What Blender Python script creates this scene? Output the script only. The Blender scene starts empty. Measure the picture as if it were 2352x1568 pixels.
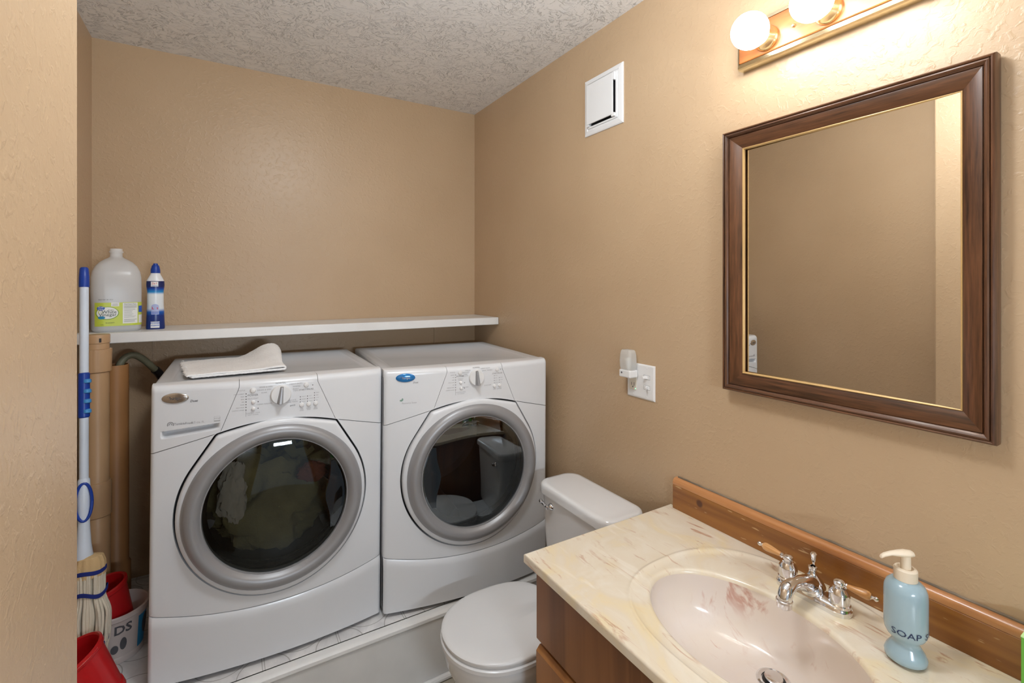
import bpy, bmesh, math, random
from math import sin, cos, pi, radians, sqrt, atan2, hypot
from mathutils import Vector, Matrix, noise as mnoise

random.seed(7)
SC = bpy.context.scene
COL = SC.collection
CZ = 1.466                     # eye height above the floor
def Z(r):                      # height measured from eye level -> world height
    return r + CZ

# ------------------------------------------------------------------ camera, world, light, exposure
cam_d = bpy.data.cameras.new('camera')
cam_d.sensor_width = 36.0
cam_d.lens = 1100.7 / 2352 * 36
cam_d.shift_y = -(784 - 652.05) / 2352
cam_d.clip_start = 0.02
cam = bpy.data.objects.new('camera', cam_d)
cam.location = (-1.2459, -2.5, CZ)
cam.rotation_euler = (pi / 2, 0, radians(-30.954))
COL.objects.link(cam)
SC.camera = cam

SC.view_settings.view_transform = 'Standard'
SC.view_settings.look = 'None'
SC.view_settings.gamma = 1.0
SC.view_settings.use_curve_mapping = False
SC.view_settings.exposure = 0.12

W = bpy.data.worlds.new('world')
SC.world = W
W.use_nodes = True
W.node_tree.nodes['Background'].inputs[0].default_value = (0.86, 0.93, 1.0, 1)
W.node_tree.nodes['Background'].inputs[1].default_value = 0.45

def area_light(name, loc, rot, sx, sy, power, color):
    l = bpy.data.lights.new(name, 'AREA')
    l.shape = 'RECTANGLE'; l.size = sx; l.size_y = sy
    l.energy = power; l.color = color
    o = bpy.data.objects.new(name, l)
    o.location = loc; o.rotation_euler = rot
    COL.objects.link(o)
    return o
# daylight of the next room reaching in through the open doorway behind the camera
area_light('doorway_daylight', (-0.86, -3.30, 1.30), (radians(112), 0, 0), 0.42, 0.09, 12.0, (0.80, 0.90, 1.0))
# added fill light, unseen above the frame, to brighten the left alcove wall
pl_ = bpy.data.lights.new('added_fill_light', 'POINT'); pl_.energy = 22.0; pl_.shadow_soft_size = 0.11; pl_.color = (0.90, 0.955, 1.0)
po_ = bpy.data.objects.new('added_fill_light', pl_); po_.location = (-0.88, -1.72, 2.32); COL.objects.link(po_)
BULB_STRENGTH = 20.0
BULB_COLOR = (1.0, 0.97, 0.93, 1)

# ------------------------------------------------------------------ materials
class NT:
    def __init__(s, name):
        s.m = bpy.data.materials.new(name); s.m.use_nodes = True
        s.t = s.m.node_tree; s.b = s.t.nodes['Principled BSDF']
        s.out = s.t.nodes['Material Output']
    def n(s, typ, **kw):
        x = s.t.nodes.new(typ)
        for k, v in kw.items():
            if k.startswith('i_'):
                x.inputs[int(k[2:])].default_value = v
            else:
                setattr(x, k, v)
        return x
    def l(s, a, b): s.t.links.new(a, b)
    def coord(s, scale=(1, 1, 1), rot=(0, 0, 0)):
        tc = s.n('ShaderNodeTexCoord'); mp = s.n('ShaderNodeMapping')
        mp.inputs['Scale'].default_value = scale; mp.inputs['Rotation'].default_value = rot
        s.l(tc.outputs['Object'], mp.inputs['Vector'])
        return mp.outputs['Vector']
    def noise(s, vec, scale, detail=3, rough=.5, dist=0):
        x = s.n('ShaderNodeTexNoise')
        x.inputs['Scale'].default_value = scale; x.inputs['Detail'].default_value = detail
        x.inputs['Roughness'].default_value = rough; x.inputs['Distortion'].default_value = dist
        s.l(vec, x.inputs['Vector'])
        return x.outputs['Fac']
    def ramp(s, fac, stops, interp='LINEAR'):
        r = s.n('ShaderNodeValToRGB'); e = r.color_ramp; e.interpolation = interp
        while len(e.elements) < len(stops): e.elements.new(.5)
        for el, (p, c) in zip(e.elements, stops):
            el.position = p
            el.color = (c[0], c[1], c[2], 1) if hasattr(c, '__len__') else (c, c, c, 1)
        s.l(fac, r.inputs['Fac'])
        return r.outputs['Color']
    def mix(s, fac, a, b, blend='MIX'):
        m = s.n('ShaderNodeMix', data_type='RGBA', blend_type=blend)
        if isinstance(fac, (int, float)): m.inputs[0].default_value = fac
        else: s.l(fac, m.inputs[0])
        for v, i in ((a, 6), (b, 7)):
            if hasattr(v, '__len__'): m.inputs[i].default_value = (v[0], v[1], v[2], 1)
            else: s.l(v, m.inputs[i])
        return m.outputs[2]
    def math(s, op, a, b=None, c=None):
        m = s.n('ShaderNodeMath', operation=op)
        for i, v in enumerate((a, b, c)):
            if v is None: continue
            if isinstance(v, (int, float)): m.inputs[i].default_value = v
            else: s.l(v, m.inputs[i])
        return m.outputs[0]
    def bump(s, h, strength, dist=.01):
        b = s.n('ShaderNodeBump'); b.inputs['Strength'].default_value = strength
        b.inputs['Distance'].default_value = dist
        s.l(h, b.inputs['Height']); s.l(b.outputs['Normal'], s.b.inputs['Normal'])
    def col(s, c):
        if hasattr(c, '__len__'): s.b.inputs['Base Color'].default_value = (c[0], c[1], c[2], 1)
        else: s.l(c, s.b.inputs['Base Color'])
        return s
    def set(s, **kw):
        for k, v in kw.items():
            s.b.inputs[k.replace('_', ' ')].default_value = v
        return s

def srgb(r, g, b):
    f = lambda c: ((c / 255 + .055) / 1.055) ** 2.4 if c > 10 else c / 255 / 12.92
    return (f(r), f(g), f(b))

def plain(name, c, rough=.5, metal=0, spec=.5, vary=.04, bump=0, bscale=200, coat=0):
    n = NT(name)
    v = n.coord()
    f = n.noise(v, 9, 4)
    lo = tuple(x * (1 - vary) for x in c); hi = tuple(min(1, x * (1 + vary)) for x in c)
    n.col(n.ramp(f, [(.3, lo), (.7, hi)]))
    n.set(Roughness=rough, Metallic=metal, Specular_IOR_Level=spec, Coat_Weight=coat)
    if bump: n.bump(n.noise(v, bscale, 2), bump, .002)
    return n.m

def wall_paint():
    n = NT('tan_orange_peel_paint'); v = n.coord()
    f = n.noise(v, 2.2, 3)
    n.col(n.ramp(f, [(.3, srgb(188, 161, 129)), (.7, srgb(195, 168, 136))]))
    a = n.noise(v, 120, 3, .55, .4)
    b = n.ramp(n.noise(v, 58, 3, .5, .7), [(.52, 0), (.66, 1)])
    h = n.math('ADD', n.math('MULTIPLY', a, .5), n.math('MULTIPLY', b, .7))
    n.bump(h, .2, .004)
    n.set(Roughness=.36, Specular_IOR_Level=.45)
    return n.m

def ceiling_paint():
    n = NT('white_stomp_textured_ceiling'); v = n.coord()
    n.col((.88, .885, .89))
    w = n.noise(v, 5, 2)
    vv = n.n('ShaderNodeVectorMath', operation='ADD')
    sc = n.n('ShaderNodeVectorMath', operation='SCALE'); sc.inputs['Scale'].default_value = .22
    nz = n.n('ShaderNodeTexNoise'); nz.inputs['Scale'].default_value = 8; n.l(v, nz.inputs['Vector'])
    n.l(nz.outputs['Color'], sc.inputs[0]); n.l(v, vv.inputs[0]); n.l(sc.outputs[0], vv.inputs[1])
    a = n.noise(vv.outputs[0], 62, 4, .6, 1.2)
    r1 = n.ramp(a, [(.53, 0), (.67, 1), (.78, .8)])
    mask = n.ramp(n.noise(v, 13, 2), [(.38, .25), (.58, 1)])
    h = n.math('MULTIPLY', r1, mask)
    n.bump(h, .7, .012)
    n.set(Roughness=.85, Specular_IOR_Level=.2)
    return n.m

def wood(name, c1, c2, axis, rough=.4, ringscale=10, fine=90, coat=.2, knots=None, scratches=False, spec=.5, fw=.55):
    """grain runs along axis 0/1/2 of the object"""
    n = NT(name)
    s = [1, 1, 1]; s[axis] = .07
    v = n.coord(tuple(s))
    a = n.noise(v, ringscale, 4, .6, 1.5)
    w = n.n('ShaderNodeMath', operation='SINE')
    n.l(n.math('MULTIPLY', a, 26.0), w.inputs[0])
    g = n.math('MULTIPLY_ADD', w.outputs[0], .5, .5)
    f = n.noise(v, fine, 3, .6)
    mixf = n.math('MULTIPLY_ADD', f, fw, n.math('MULTIPLY', g, 1 - fw))
    c = n.ramp(mixf, [(.22, c1), (.78, c2)])
    if scratches:
        s2 = [1, 1, 1]; s2[axis] = .16
        v2 = n.coord(tuple(s2))
        m = n.ramp(n.noise(v2, 120, 1, .5), [(.69, 0), (.72, 1)])
        c = n.mix(n.math('MULTIPLY', m, .55), c, srgb(224, 190, 140))
    if knots:
        tc = n.n('ShaderNodeTexCoord')
        for (kp, kr) in knots:
            d = n.n('ShaderNodeVectorMath', operation='DISTANCE'); d.inputs[1].default_value = kp
            n.l(tc.outputs['Object'], d.inputs[0])
            k = n.ramp(n.math('DIVIDE', d.outputs['Value'], kr), [(.6, 1), (1, 0)])
            c = n.mix(k, c, srgb(84, 42, 20))
    n.col(c)
    n.set(Roughness=rough, Coat_Weight=coat, Coat_Roughness=.15, Specular_IOR_Level=spec)
    n.bump(f, .05, .002)
    return n.m

def marble():
    n = NT('cream_cultured_marble'); v = n.coord()
    base = n.ramp(n.noise(v, 6, 4, .55, 1.5), [(.25, srgb(238, 230, 214)), (.5, srgb(232, 220, 198)), (.66, srgb(236, 220, 184)), (.8, srgb(234, 208, 160))])
    vr = n.coord((1.0, .22, 1.0), (0, 0, radians(52)))
    st = n.ramp(n.noise(vr, 26, 4, .65, 2.2), [(.56, 0), (.64, .75), (.72, 1)])
    pt = n.ramp(n.noise(v, 9, 2), [(.42, 0), (.58, 1)])
    c = n.mix(n.math('MULTIPLY', n.math('MULTIPLY', st, pt), .72), base, srgb(184, 122, 84))
    wh = n.ramp(n.noise(vr, 17, 3, .6, 1.4), [(.58, 0), (.72, 1)])
    c = n.mix(n.math('MULTIPLY', wh, .5), c, srgb(250, 244, 232))
    n.col(c)
    n.set(Roughness=.2, Coat_Weight=.25, Coat_Roughness=.08, Specular_IOR_Level=.5)
    return n.m

def marble_basin():
    n = NT('pale_swirled_basin_marble'); v = n.coord()
    base = n.ramp(n.noise(v, 5, 3, .5, 1), [(.3, srgb(234, 224, 218)), (.7, srgb(232, 219, 204))])
    vr = n.coord((1, .3, .25), (0, 0, radians(20)))
    st = n.ramp(n.noise(vr, 21, 4, .65, 2), [(.57, 0), (.67, 1)])
    pt = n.ramp(n.noise(v, 8, 2), [(.45, 0), (.60, 1)])
    c = n.mix(n.math('MULTIPLY', n.math('MULTIPLY', st, pt), .6), base, srgb(186, 112, 84))
    n.col(c); n.set(Roughness=.17, Coat_Weight=.3, Coat_Roughness=.06)
    return n.m

def tile_vinyl():
    n = NT('white_marbled_sheet_vinyl'); 
    tc = n.n('ShaderNodeTexCoord'); sp = n.n('ShaderNodeSeparateXYZ'); n.l(tc.outputs['Object'], sp.inputs[0])
    fx = n.math('FRACT', n.math('MULTIPLY', sp.outputs[0], 1 / .228))
    fy = n.math('FRACT', n.math('MULTIPLY', n.math('ADD', sp.outputs[1], .02), 1 / .228))
    ax = n.math('ABSOLUTE', n.math('SUBTRACT', fx, .5)); ay = n.math('ABSOLUTE', n.math('SUBTRACT', fy, .5))
    def line(v, at, w): return n.math('LESS_THAN', n.math('ABSOLUTE', n.math('SUBTRACT', v, at)), w)
    l1 = n.math('MAXIMUM', line(ax, .485, .006), line(ay, .485, .006))
    r1 = n.math('SQRT', n.math('ADD', n.math('POWER', ax, 2.0), n.math('POWER', n.math('SUBTRACT', ay, .5), 2.0)))
    r2 = n.math('SQRT', n.math('ADD', n.math('POWER', ay, 2.0), n.math('POWER', n.math('SUBTRACT', ax, .5), 2.0)))
    l2 = n.math('MAXIMUM', line(r1, .33, .007), line(r2, .33, .007))
    ln = n.math('MAXIMUM', l1, l2)
    v = n.coord()
    base = n.ramp(n.noise(v, 7, 5, .6, 1.5), [(.3, srgb(206, 206, 208)), (.6, srgb(238, 237, 236))])
    n.col(n.mix(n.math('MULTIPLY', ln, .5), base, srgb(120, 114, 108)))
    n.set(Roughness=.3)
    return n.m

def floor_vinyl():
    n = NT('beige_grey_sheet_vinyl'); v = n.coord()
    br = n.n('ShaderNodeTexBrick'); br.offset = 0
    br.inputs['Color1'].default_value = (*srgb(176, 168, 152), 1); br.inputs['Color2'].default_value = (*srgb(184, 176, 160), 1)
    br.inputs['Mortar'].default_value = (*srgb(130, 122, 108), 1)
    br.inputs['Scale'].default_value = 1; br.inputs['Brick Width'].default_value = .3; br.inputs['Row Height'].default_value = .3
    br.inputs['Mortar Size'].default_value = .004
    n.l(v, br.inputs['Vector'])
    n.col(n.mix(.3, br.outputs['Color'], n.ramp(n.noise(v, 20, 4), [(.3, srgb(150, 142, 128)), (.7, srgb(196, 190, 176))])))
    n.set(Roughness=.35)
    return n.m

def tinted_glass(name, tint, rough=.01, ior=1.5):
    n = NT(name)
    tr = n.n('ShaderNodeBsdfTransparent'); tr.inputs[0].default_value = (*tint, 1)
    gl = n.n('ShaderNodeBsdfGlossy'); gl.inputs['Roughness'].default_value = rough; gl.inputs['Color'].default_value = (.86, .95, 1, 1)
    fr = n.n('ShaderNodeFresnel'); fr.inputs['IOR'].default_value = ior
    mx = n.n('ShaderNodeMixShader')
    n.l(fr.outputs[0], mx.inputs[0]); n.l(tr.outputs[0], mx.inputs[1]); n.l(gl.outputs[0], mx.inputs[2])
    n.l(mx.outputs[0], n.out.inputs['Surface'])
    return n.m

def milky(name, c, transp, rough=.25):
    n = NT(name)
    n.col(c); n.set(Roughness=rough, Subsurface_Weight=0.0)
    tr = n.n('ShaderNodeBsdfTransparent'); tr.inputs[0].default_value = (.96, .98, 1, 1)
    tl = n.n('ShaderNodeBsdfTranslucent'); tl.inputs[0].default_value = (*c, 1)
    m1 = n.n('ShaderNodeMixShader'); m1.inputs[0].default_value = .35
    n.l(n.b.outputs[0], m1.inputs[1]); n.l(tl.outputs[0], m1.inputs[2])
    m2 = n.n('ShaderNodeMixShader'); m2.inputs[0].default_value = transp
    n.l(m1.outputs[0], m2.inputs[1]); n.l(tr.outputs[0], m2.inputs[2])
    n.l(m2.outputs[0], n.out.inputs['Surface'])
    return n.m

def emit(name, c, s):
    n = NT(name); e = n.n('ShaderNodeEmission'); e.inputs[0].default_value = c; e.inputs[1].default_value = s
    n.l(e.outputs[0], n.out.inputs['Surface'])
    return n.m

def zgrad(name, stops, rough=.3, lo=0, hi=1):
    """printed colour bands up the height of the object (a printed wrap)"""
    n = NT(name); tc = n.n('ShaderNodeTexCoord'); sp = n.n('ShaderNodeSeparateXYZ'); n.l(tc.outputs['Object'], sp.inputs[0])
    f = n.math('DIVIDE', n.math('SUBTRACT', sp.outputs[2], lo), hi - lo)
    n.col(n.ramp(f, stops)); n.set(Roughness=rough)
    return n.m

M = {}
M['wall'] = wall_paint()
M['ceiling'] = ceiling_paint()
M['enamel'] = plain('white_appliance_enamel', (.75, .77, .80), .24, vary=.01, coat=.12)
M['white_paint'] = plain('white_gloss_paint', (.80, .80, .79), .38, vary=.04, bump=.05, bscale=60)
M['apron'] = plain('white_scuffed_panel', (.72, .715, .70), .4, vary=.05)
M['plastic'] = plain('white_plastic', (.80, .80, .80), .32, vary=.01)
M['vent_plastic'] = plain('white_vent_plastic', (.78, .79, .80), .4, vary=.01)
M['porcelain'] = plain('white_porcelain', (.80, .805, .81), .12, vary=.01, coat=.5)
M['seat'] = plain('white_toilet_seat_plastic', (.79, .795, .80), .22, vary=.01)
M['silver'] = plain('silver_door_trim', (.33, .33, .34), .38, metal=.3, vary=.02)
M['chrome'] = plain('polished_chrome', (.80, .80, .82), .08, metal=1, vary=.01)
M['brass'] = plain('polished_brass', (.88, .80, .56), .2, metal=1, vary=.02)
M['black'] = plain('black_plastic', (.012, .012, .014), .35)
M['darkgap'] = plain('dark_grey_rubber', (.03, .03, .032), .6)
M['mark'] = plain('grey_print', (.20, .20, .21), .5)
M['mark_light'] = plain('light_grey_print', (.40, .40, .41), .5)
M['mark_dark'] = plain('dark_grey_print', (.10, .10, .11), .5)
M['steel'] = plain('brushed_drum_steel', (.34, .34, .35), .35, metal=.8, vary=.1)
M['drum_dark'] = plain('dark_grey_drum_coating', (.09, .09, .095), .35, metal=.2)
M['glass_washer'] = tinted_glass('smoked_washer_door_glass', (.62, .62, .60), .02, 1.5)
M['glass_dryer'] = tinted_glass('smoked_dryer_door_glass', (.50, .52, .55), .02, 2.3)
M['handle_dark'] = plain('dark_glossy_handle_recess', (.012, .020, .026), .12, coat=.6)
M['mirror'] = plain('mirror_silvering', (.90, .89, .86), .0, metal=1, vary=0)
M['frame_y'] = wood('walnut_stained_oak_rail', srgb(38, 23, 14), srgb(112, 72, 46), 1, .33, 9, 190, .3, fw=.78)
M['frame_z'] = wood('walnut_stained_oak_stile', srgb(38, 23, 14), srgb(112, 72, 46), 2, .33, 9, 190, .3, fw=.78)
M['gold'] = plain('gilt_wood_lip', srgb(206, 168, 110), .35, metal=.25)
M['pine'] = wood('varnished_pine_board', srgb(130, 80, 32), srgb(158, 103, 45), 1, .32, 7, 80, .35,
                 knots=[((-0.021, -1.553, Z(-.661)), .013)], scratches=True)
M['pine_edge'] = wood('rounded_pine_edge', srgb(176, 112, 62), srgb(200, 142, 92), 1, .3, 7, 80, .35)
M['vanity'] = wood('brown_maple_drawer_front', srgb(118, 74, 34), srgb(148, 97, 50), 2, .38, 4, 40, .25)
M['vanity_door'] = wood('golden_maple_door', srgb(150, 98, 50), srgb(172, 118, 66), 2, .38, 4, 40, .25)
M['oak'] = wood('honey_oak_panel', srgb(128, 74, 34), srgb(170, 108, 58), 1, .3, 8, 80, .3)
M['grip_wood'] = wood('light_oak_lever', srgb(190, 132, 76), srgb(222, 170, 112), 1, .3, 20, 150, .4)
M['marble'] = marble()
M['basin'] = marble_basin()
M['vinyl_tile'] = tile_vinyl()
M['floor'] = floor_vinyl()
M['pvc'] = plain('tan_painted_pvc', srgb(186, 150, 112), .42, vary=.04)
M['pvc_brown'] = plain('darker_tan_painted_pvc', srgb(170, 122, 76), .45, vary=.06)
M['hose'] = plain('grey_green_rubber_hose', srgb(112, 112, 92), .5)
M['red'] = plain('red_plastic', srgb(190, 24, 30), .3, vary=.03, coat=.2)
M['pail'] = plain('white_pail_plastic', srgb(208, 196, 190), .4)
M['blue'] = plain('royal_blue_plastic', srgb(16, 62, 160), .35)
M['blue_light'] = plain('sky_blue_rubber', srgb(70, 150, 215), .4)
M['mop_white'] = plain('white_mop_tube', srgb(216, 226, 240), .35)
M['yarn'] = plain('cream_cotton_yarn', srgb(226, 216, 196), .9, vary=.08, bump=.6, bscale=700)
M['yarn_tan'] = plain('tan_cotton_band', srgb(212, 180, 132), .9, vary=.08, bump=.6, bscale=500)
M['yarn_blue'] = plain('navy_stitched_band', srgb(22, 40, 120), .85)
M['towel'] = plain('white_terry_cotton', (.90, .90, .90), .95, vary=.04, bump=.9, bscale=260)
M['soap_bottle'] = plain('pale_blue_glazed_bottle', srgb(160, 186, 198), .2, vary=.02, coat=.4)
M['pump'] = plain('cream_pump_plastic', srgb(240, 226, 204), .35)
M['navy_print'] = plain('navy_print', srgb(34, 52, 92), .4)
M['jug'] = milky('translucent_jug_plastic', (.93, .95, .97), .22)
M['liquid'] = milky('clear_vinegar', (.62, .66, .68), .55)
M['lime'] = plain('lime_green_label', srgb(200, 214, 78), .4, vary=.03)
M['lime_dark'] = plain('green_label_edge', srgb(120, 160, 50), .4)
M['paper'] = plain('white_label', srgb(240, 242, 240), .45, vary=.01)
M['logo_blue'] = plain('blue_label_oval', srgb(40, 92, 196), .4)
M['logo_cyan'] = plain('cyan_label_oval', srgb(44, 140, 190), .4)
M['green_print'] = plain('dark_green_print', srgb(48, 70, 62), .5)
M['green_light'] = plain('pale_green_print', srgb(130, 160, 148), .5)
M['red_print'] = plain('red_print', srgb(214, 60, 80), .5)
M['lilac_print'] = plain('lilac_print', srgb(178, 190, 232), .5)
M['badge_blue'] = plain('glossy_blue_badge', srgb(40, 128, 200), .12, metal=.3, coat=.5)
M['badge_silver'] = plain('chrome_badge', (.62, .60, .57), .18, metal=.9)
M['green_box'] = plain('green_carton', srgb(104, 178, 66), .45)
M['green_box_top'] = plain('pale_green_carton_top', srgb(200, 244, 170), .45)
M['nightlight'] = milky('frosted_clear_shade', (.86, .85, .82), .45)
M['ivory'] = plain('ivory_outlet', srgb(226, 220, 206), .35)
M['led'] = emit('green_led', (.2, 1, .55, 1), 2.0)
M['bulb'] = emit('lit_globe_bulb', BULB_COLOR, BULB_STRENGTH)
M['olive'] = plain('olive_knit', srgb(122, 116, 78), .95, vary=.25, bump=1.0, bscale=170)
M['rust'] = plain('rust_brown_cloth', srgb(120, 66, 44), .9, vary=.15, bump=.6, bscale=200)
M['grey_cloth'] = plain('pale_grey_cloth', srgb(176, 172, 160), .8, vary=.15, bump=.4, bscale=120)
M['caulk'] = plain('dirty_grey_caulk', srgb(136, 122, 104), .8, vary=.3)

# ------------------------------------------------------------------ mesh helpers
class MB:
    def __init__(s): s.v = []; s.f = []
    def add(s, vs, fs):
        o = len(s.v); s.v += [tuple(p) for p in vs]; s.f += [tuple(i + o for i in f) for f in fs]
        return s
    def box(s, x0, x1, y0, y1, z0, z1):
        vs = [(x, y, z) for z in (z0, z1) for y in (y0, y1) for x in (x0, x1)]
        return s.add(vs, [(0, 2, 3, 1), (4, 5, 7, 6), (0, 1, 5, 4), (2, 6, 7, 3), (0, 4, 6, 2), (1, 3, 7, 5)])
    def grid(s, rows, wrap=False, flip=False):
        """rows: list of equal-length point lists"""
        nr, nc = len(rows), len(rows[0]); vs = [p for r in rows for p in r]; fs = []
        for i in range(nr - 1):
            for j in range(nc if wrap else nc - 1):
                k = (j + 1) % nc
                q = (i * nc + j, i * nc + k, (i + 1) * nc + k, (i + 1) * nc + j)
                fs.append(q[::-1] if flip else q)
        return s.add(vs, fs)
    def cap(s, pts, flip=False):
        idx = tuple(range(len(pts)))
        return s.add(pts, [idx[::-1] if flip else idx])
    def lathe(s, prof, n=32, origin=(0, 0, 0), axis='z', caps=(False, False), sx=1, sy=1):
        rows = []
        for r, h in prof:
            row = []
            for i in range(n):
                a = 2 * pi * i / n; p = (r * cos(a) * sx, r * sin(a) * sy, h)
                if axis == 'x': p = (p[2], p[0], p[1])
                elif axis == 'y': p = (p[0], p[2], p[1])
                row.append((p[0] + origin[0], p[1] + origin[1], p[2] + origin[2]))
            rows.append(row)
        s.grid(rows, True)
        if caps[0]: s.cap(rows[0], True)
        if caps[1]: s.cap(rows[-1])
        return s
    def tube(s, path, rad, n=12, caps=True):
        P = [Vector(p) for p in path]; rows = []
        R = rad if hasattr(rad, '__len__') else [rad] * len(P)
        up = None
        for i, p in enumerate(P):
            t = (P[min(i + 1, len(P) - 1)] - P[max(i - 1, 0)]).normalized()
            if up is None:
                up = Vector((0, 0, 1)) if abs(t.z) < .9 else Vector((1, 0, 0))
            u = (up - t * up.dot(t)).normalized(); w = t.cross(u); up = u
            rows.append([tuple(p + (u * cos(2 * pi * k / n) + w * sin(2 * pi * k / n)) * R[i]) for k in range(n)])
        s.grid(rows, True)
        if caps: s.cap(rows[0], True); s.cap(rows[-1])
        return s
    def loft(s, rows, caps=(True, True)):
        s.grid(rows, True)
        if caps[0]: s.cap(rows[0], True)
        if caps[1]: s.cap(rows[-1])
        return s
    def poly_prism(s, pts, y0, y1, fn):
        """2-D outline pts extruded between fn(p,y0) and fn(p,y1)"""
        a = [fn(p, y0) for p in pts]; b = [fn(p, y1) for p in pts]
        return s.loft([a, b])
    def build(s, name, mat, parent=None, smooth=35, bevel=0, segs=2, fix=True):
        me = bpy.data.meshes.new(name)
        me.from_pydata(s.v, [], s.f); me.validate()
        bm = bmesh.new(); bm.from_mesh(me)
        bmesh.ops.remove_doubles(bm, verts=bm.verts, dist=1e-6)
        if fix: bmesh.ops.recalc_face_normals(bm, faces=bm.faces)
        bm.to_mesh(me); bm.free()
        me.materials.append(M[mat] if isinstance(mat, str) else mat)
        if smooth:
            me.shade_smooth(); me.set_sharp_from_angle(angle=radians(smooth))
        o = bpy.data.objects.new(name, me); COL.objects.link(o)
        if parent: o.parent = parent
        if bevel:
            b = o.modifiers.new('bevel', 'BEVEL'); b.width = bevel; b.segments = segs
            b.limit_method = 'ANGLE'; b.angle_limit = radians(40)
        return o

def thing(name, label, cat, loc=(0, 0, 0), rot=(0, 0, 0), group=None):
    o = bpy.data.objects.new(name, None); o.empty_display_size = .05; COL.objects.link(o)
    o.location = loc; o.rotation_euler = rot
    return tag(o, label, cat, group)
def tag(o, label, cat, group=None):
    o['label'] = label; o['category'] = cat
    if group: o['group'] = group
    return o
def struct(name, mb, mat, **kw):
    o = mb.build(name, mat, **kw); o['kind'] = 'structure'; return o

def text_geo(body, size, align='CENTER', shear=0, bold=0):
    cu = bpy.data.curves.new('t', 'FONT'); cu.body = body; cu.size = size; cu.align_x = align; cu.align_y = 'CENTER'
    cu.shear = shear; cu.offset = bold; cu.resolution_u = 2
    o = bpy.data.objects.new('t', cu); COL.objects.link(o)
    bpy.context.view_layer.update()
    me = bpy.data.meshes.new_from_object(o.evaluated_get(bpy.context.evaluated_depsgraph_get()))
    vs = [(v.co.x, v.co.y) for v in me.vertices]; fs = [tuple(p.vertices) for p in me.polygons]
    bpy.data.objects.remove(o); bpy.data.curves.remove(cu); bpy.data.meshes.remove(me)
    return vs, fs
def put_text(mb, body, size, fn, x=0, y=0, sx=1, **kw):
    vs, fs = text_geo(body, size, **kw)
    mb.add([fn(vx * sx + x, vy + y) for vx, vy in vs], fs)
def flat_ellipse(mb, fn, cx, cy, rx, ry, n=28):
    c = len(mb.v); pts = [fn(cx, cy)]
    rings = 3
    for k in range(1, rings + 1):
        pts += [fn(cx + rx * k / rings * cos(2 * pi * i / n), cy + ry * k / rings * sin(2 * pi * i / n)) for i in range(n)]
    fs = [(0, 1 + i, 1 + (i + 1) % n) for i in range(n)]
    for k in range(rings - 1):
        a = 1 + k * n; b = a + n
        fs += [(a + i, b + i, b + (i + 1) % n, a + (i + 1) % n) for i in range(n)]
    mb.add(pts, fs)
def flat_rect(mb, fn, x0, x1, y0, y1, nx=6, ny=2):
    mb.grid([[fn(x0 + (x1 - x0) * i / nx, y0 + (y1 - y0) * j / ny) for i in range(nx + 1)] for j in range(ny + 1)])
def dot(mb, fn, x, y, r, n=8):
    mb.add([fn(x + r * cos(2 * pi * i / n), y + r * sin(2 * pi * i / n)) for i in range(n)], [tuple(range(n))])
def lerp(a, b, t): return a + (b - a) * t
def sstep(a, b, x):
    t = max(0, min(1, (x - a) / (b - a))); return t * t * (3 - 2 * t)

# ------------------------------------------------------------------ the room
WX, NX, NY, YR = -1.70, -1.429, -1.576, -3.15
TOP = Z(.983)
struct('floor', MB().box(WX - .1, .1, YR - .1, .1, -.1, 0), 'floor', smooth=0)
struct('ceiling', MB().box(WX - .1, .1, YR - .1, .1, TOP, TOP + .1), 'ceiling', smooth=0)
struct('wall_back', MB().box(WX - .1, .1, 0, .1, 0, TOP), 'wall', smooth=0)
struct('wall_right', MB().box(0, .1, YR, 0, 0, TOP), 'wall', smooth=0)
struct('wall_left', MB().box(WX - .1, WX, NY, 0, 0, TOP), 'wall', smooth=0)
struct('wall_near', MB().box(WX - .1, NX, YR, NY, 0, TOP), 'wall', smooth=0, bevel=.006)
wr = MB()                                     # rear wall with an open doorway
wr.box(WX - .1, -1.34, YR - .1, YR, 0, TOP); wr.box(-.38, .1, YR - .1, YR, 0, TOP); wr.box(-1.34, -.38, YR - .1, YR, 2.12, TOP)
struct('wall_rear', wr, 'wall', smooth=0)
# thin painted battens on the back wall under the shelf
for i, x in enumerate((-1.497, -.245)):
    struct('trim_%d' % (i + 1), MB().box(x - .007, x + .007, -.005, 0, Z(-1.2), Z(-.216)), 'wall', smooth=0)

# ------------------------------------------------------------------ laundry platform
PZ = Z(-1.212); PY = -.844
pl = thing('laundry_platform', 'low white platform with a marbled vinyl top under both laundry machines', 'platform', (0, 0, 0))
b = MB(); b.box(WX + .002, -.002, PY + .004, -.002, 0.0, PZ - .004); b.build('apron', 'apron', pl, smooth=0)
b = MB(); b.box(WX + .002, -.002, PY + .03, -.002, PZ - .0035, PZ); b.build('vinyl_top', 'vinyl_tile', pl, smooth=0)
rows = []
prof = [(.036, -.001), (.034, .0), (.028, .0), (.012, .0), (.004, -.002), (-.002, -.008), (-.003, -.018), (.003, -.026)]
for x in (WX + .002, -.002): rows.append([(x, PY + a, PZ + h) for a, h in prof])
b = MB(); b.grid(rows); b.build('edge_trim', 'white_paint', pl)
b = MB(); b.tube([(WX + .003, PY - .004, .011), (-.003, PY - .004, .011)], .011, 10); b.build('quarter_round', 'white_paint', pl)

# ------------------------------------------------------------------ shelf
sh = MB().box(WX + .001, -.002, -.289, -.001, Z(-.2135), Z(-.1758))
tag(sh.build('wall_shelf', 'white_paint', bevel=.003), 'long white painted shelf board on the back wall above the machines', 'shelf')

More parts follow.
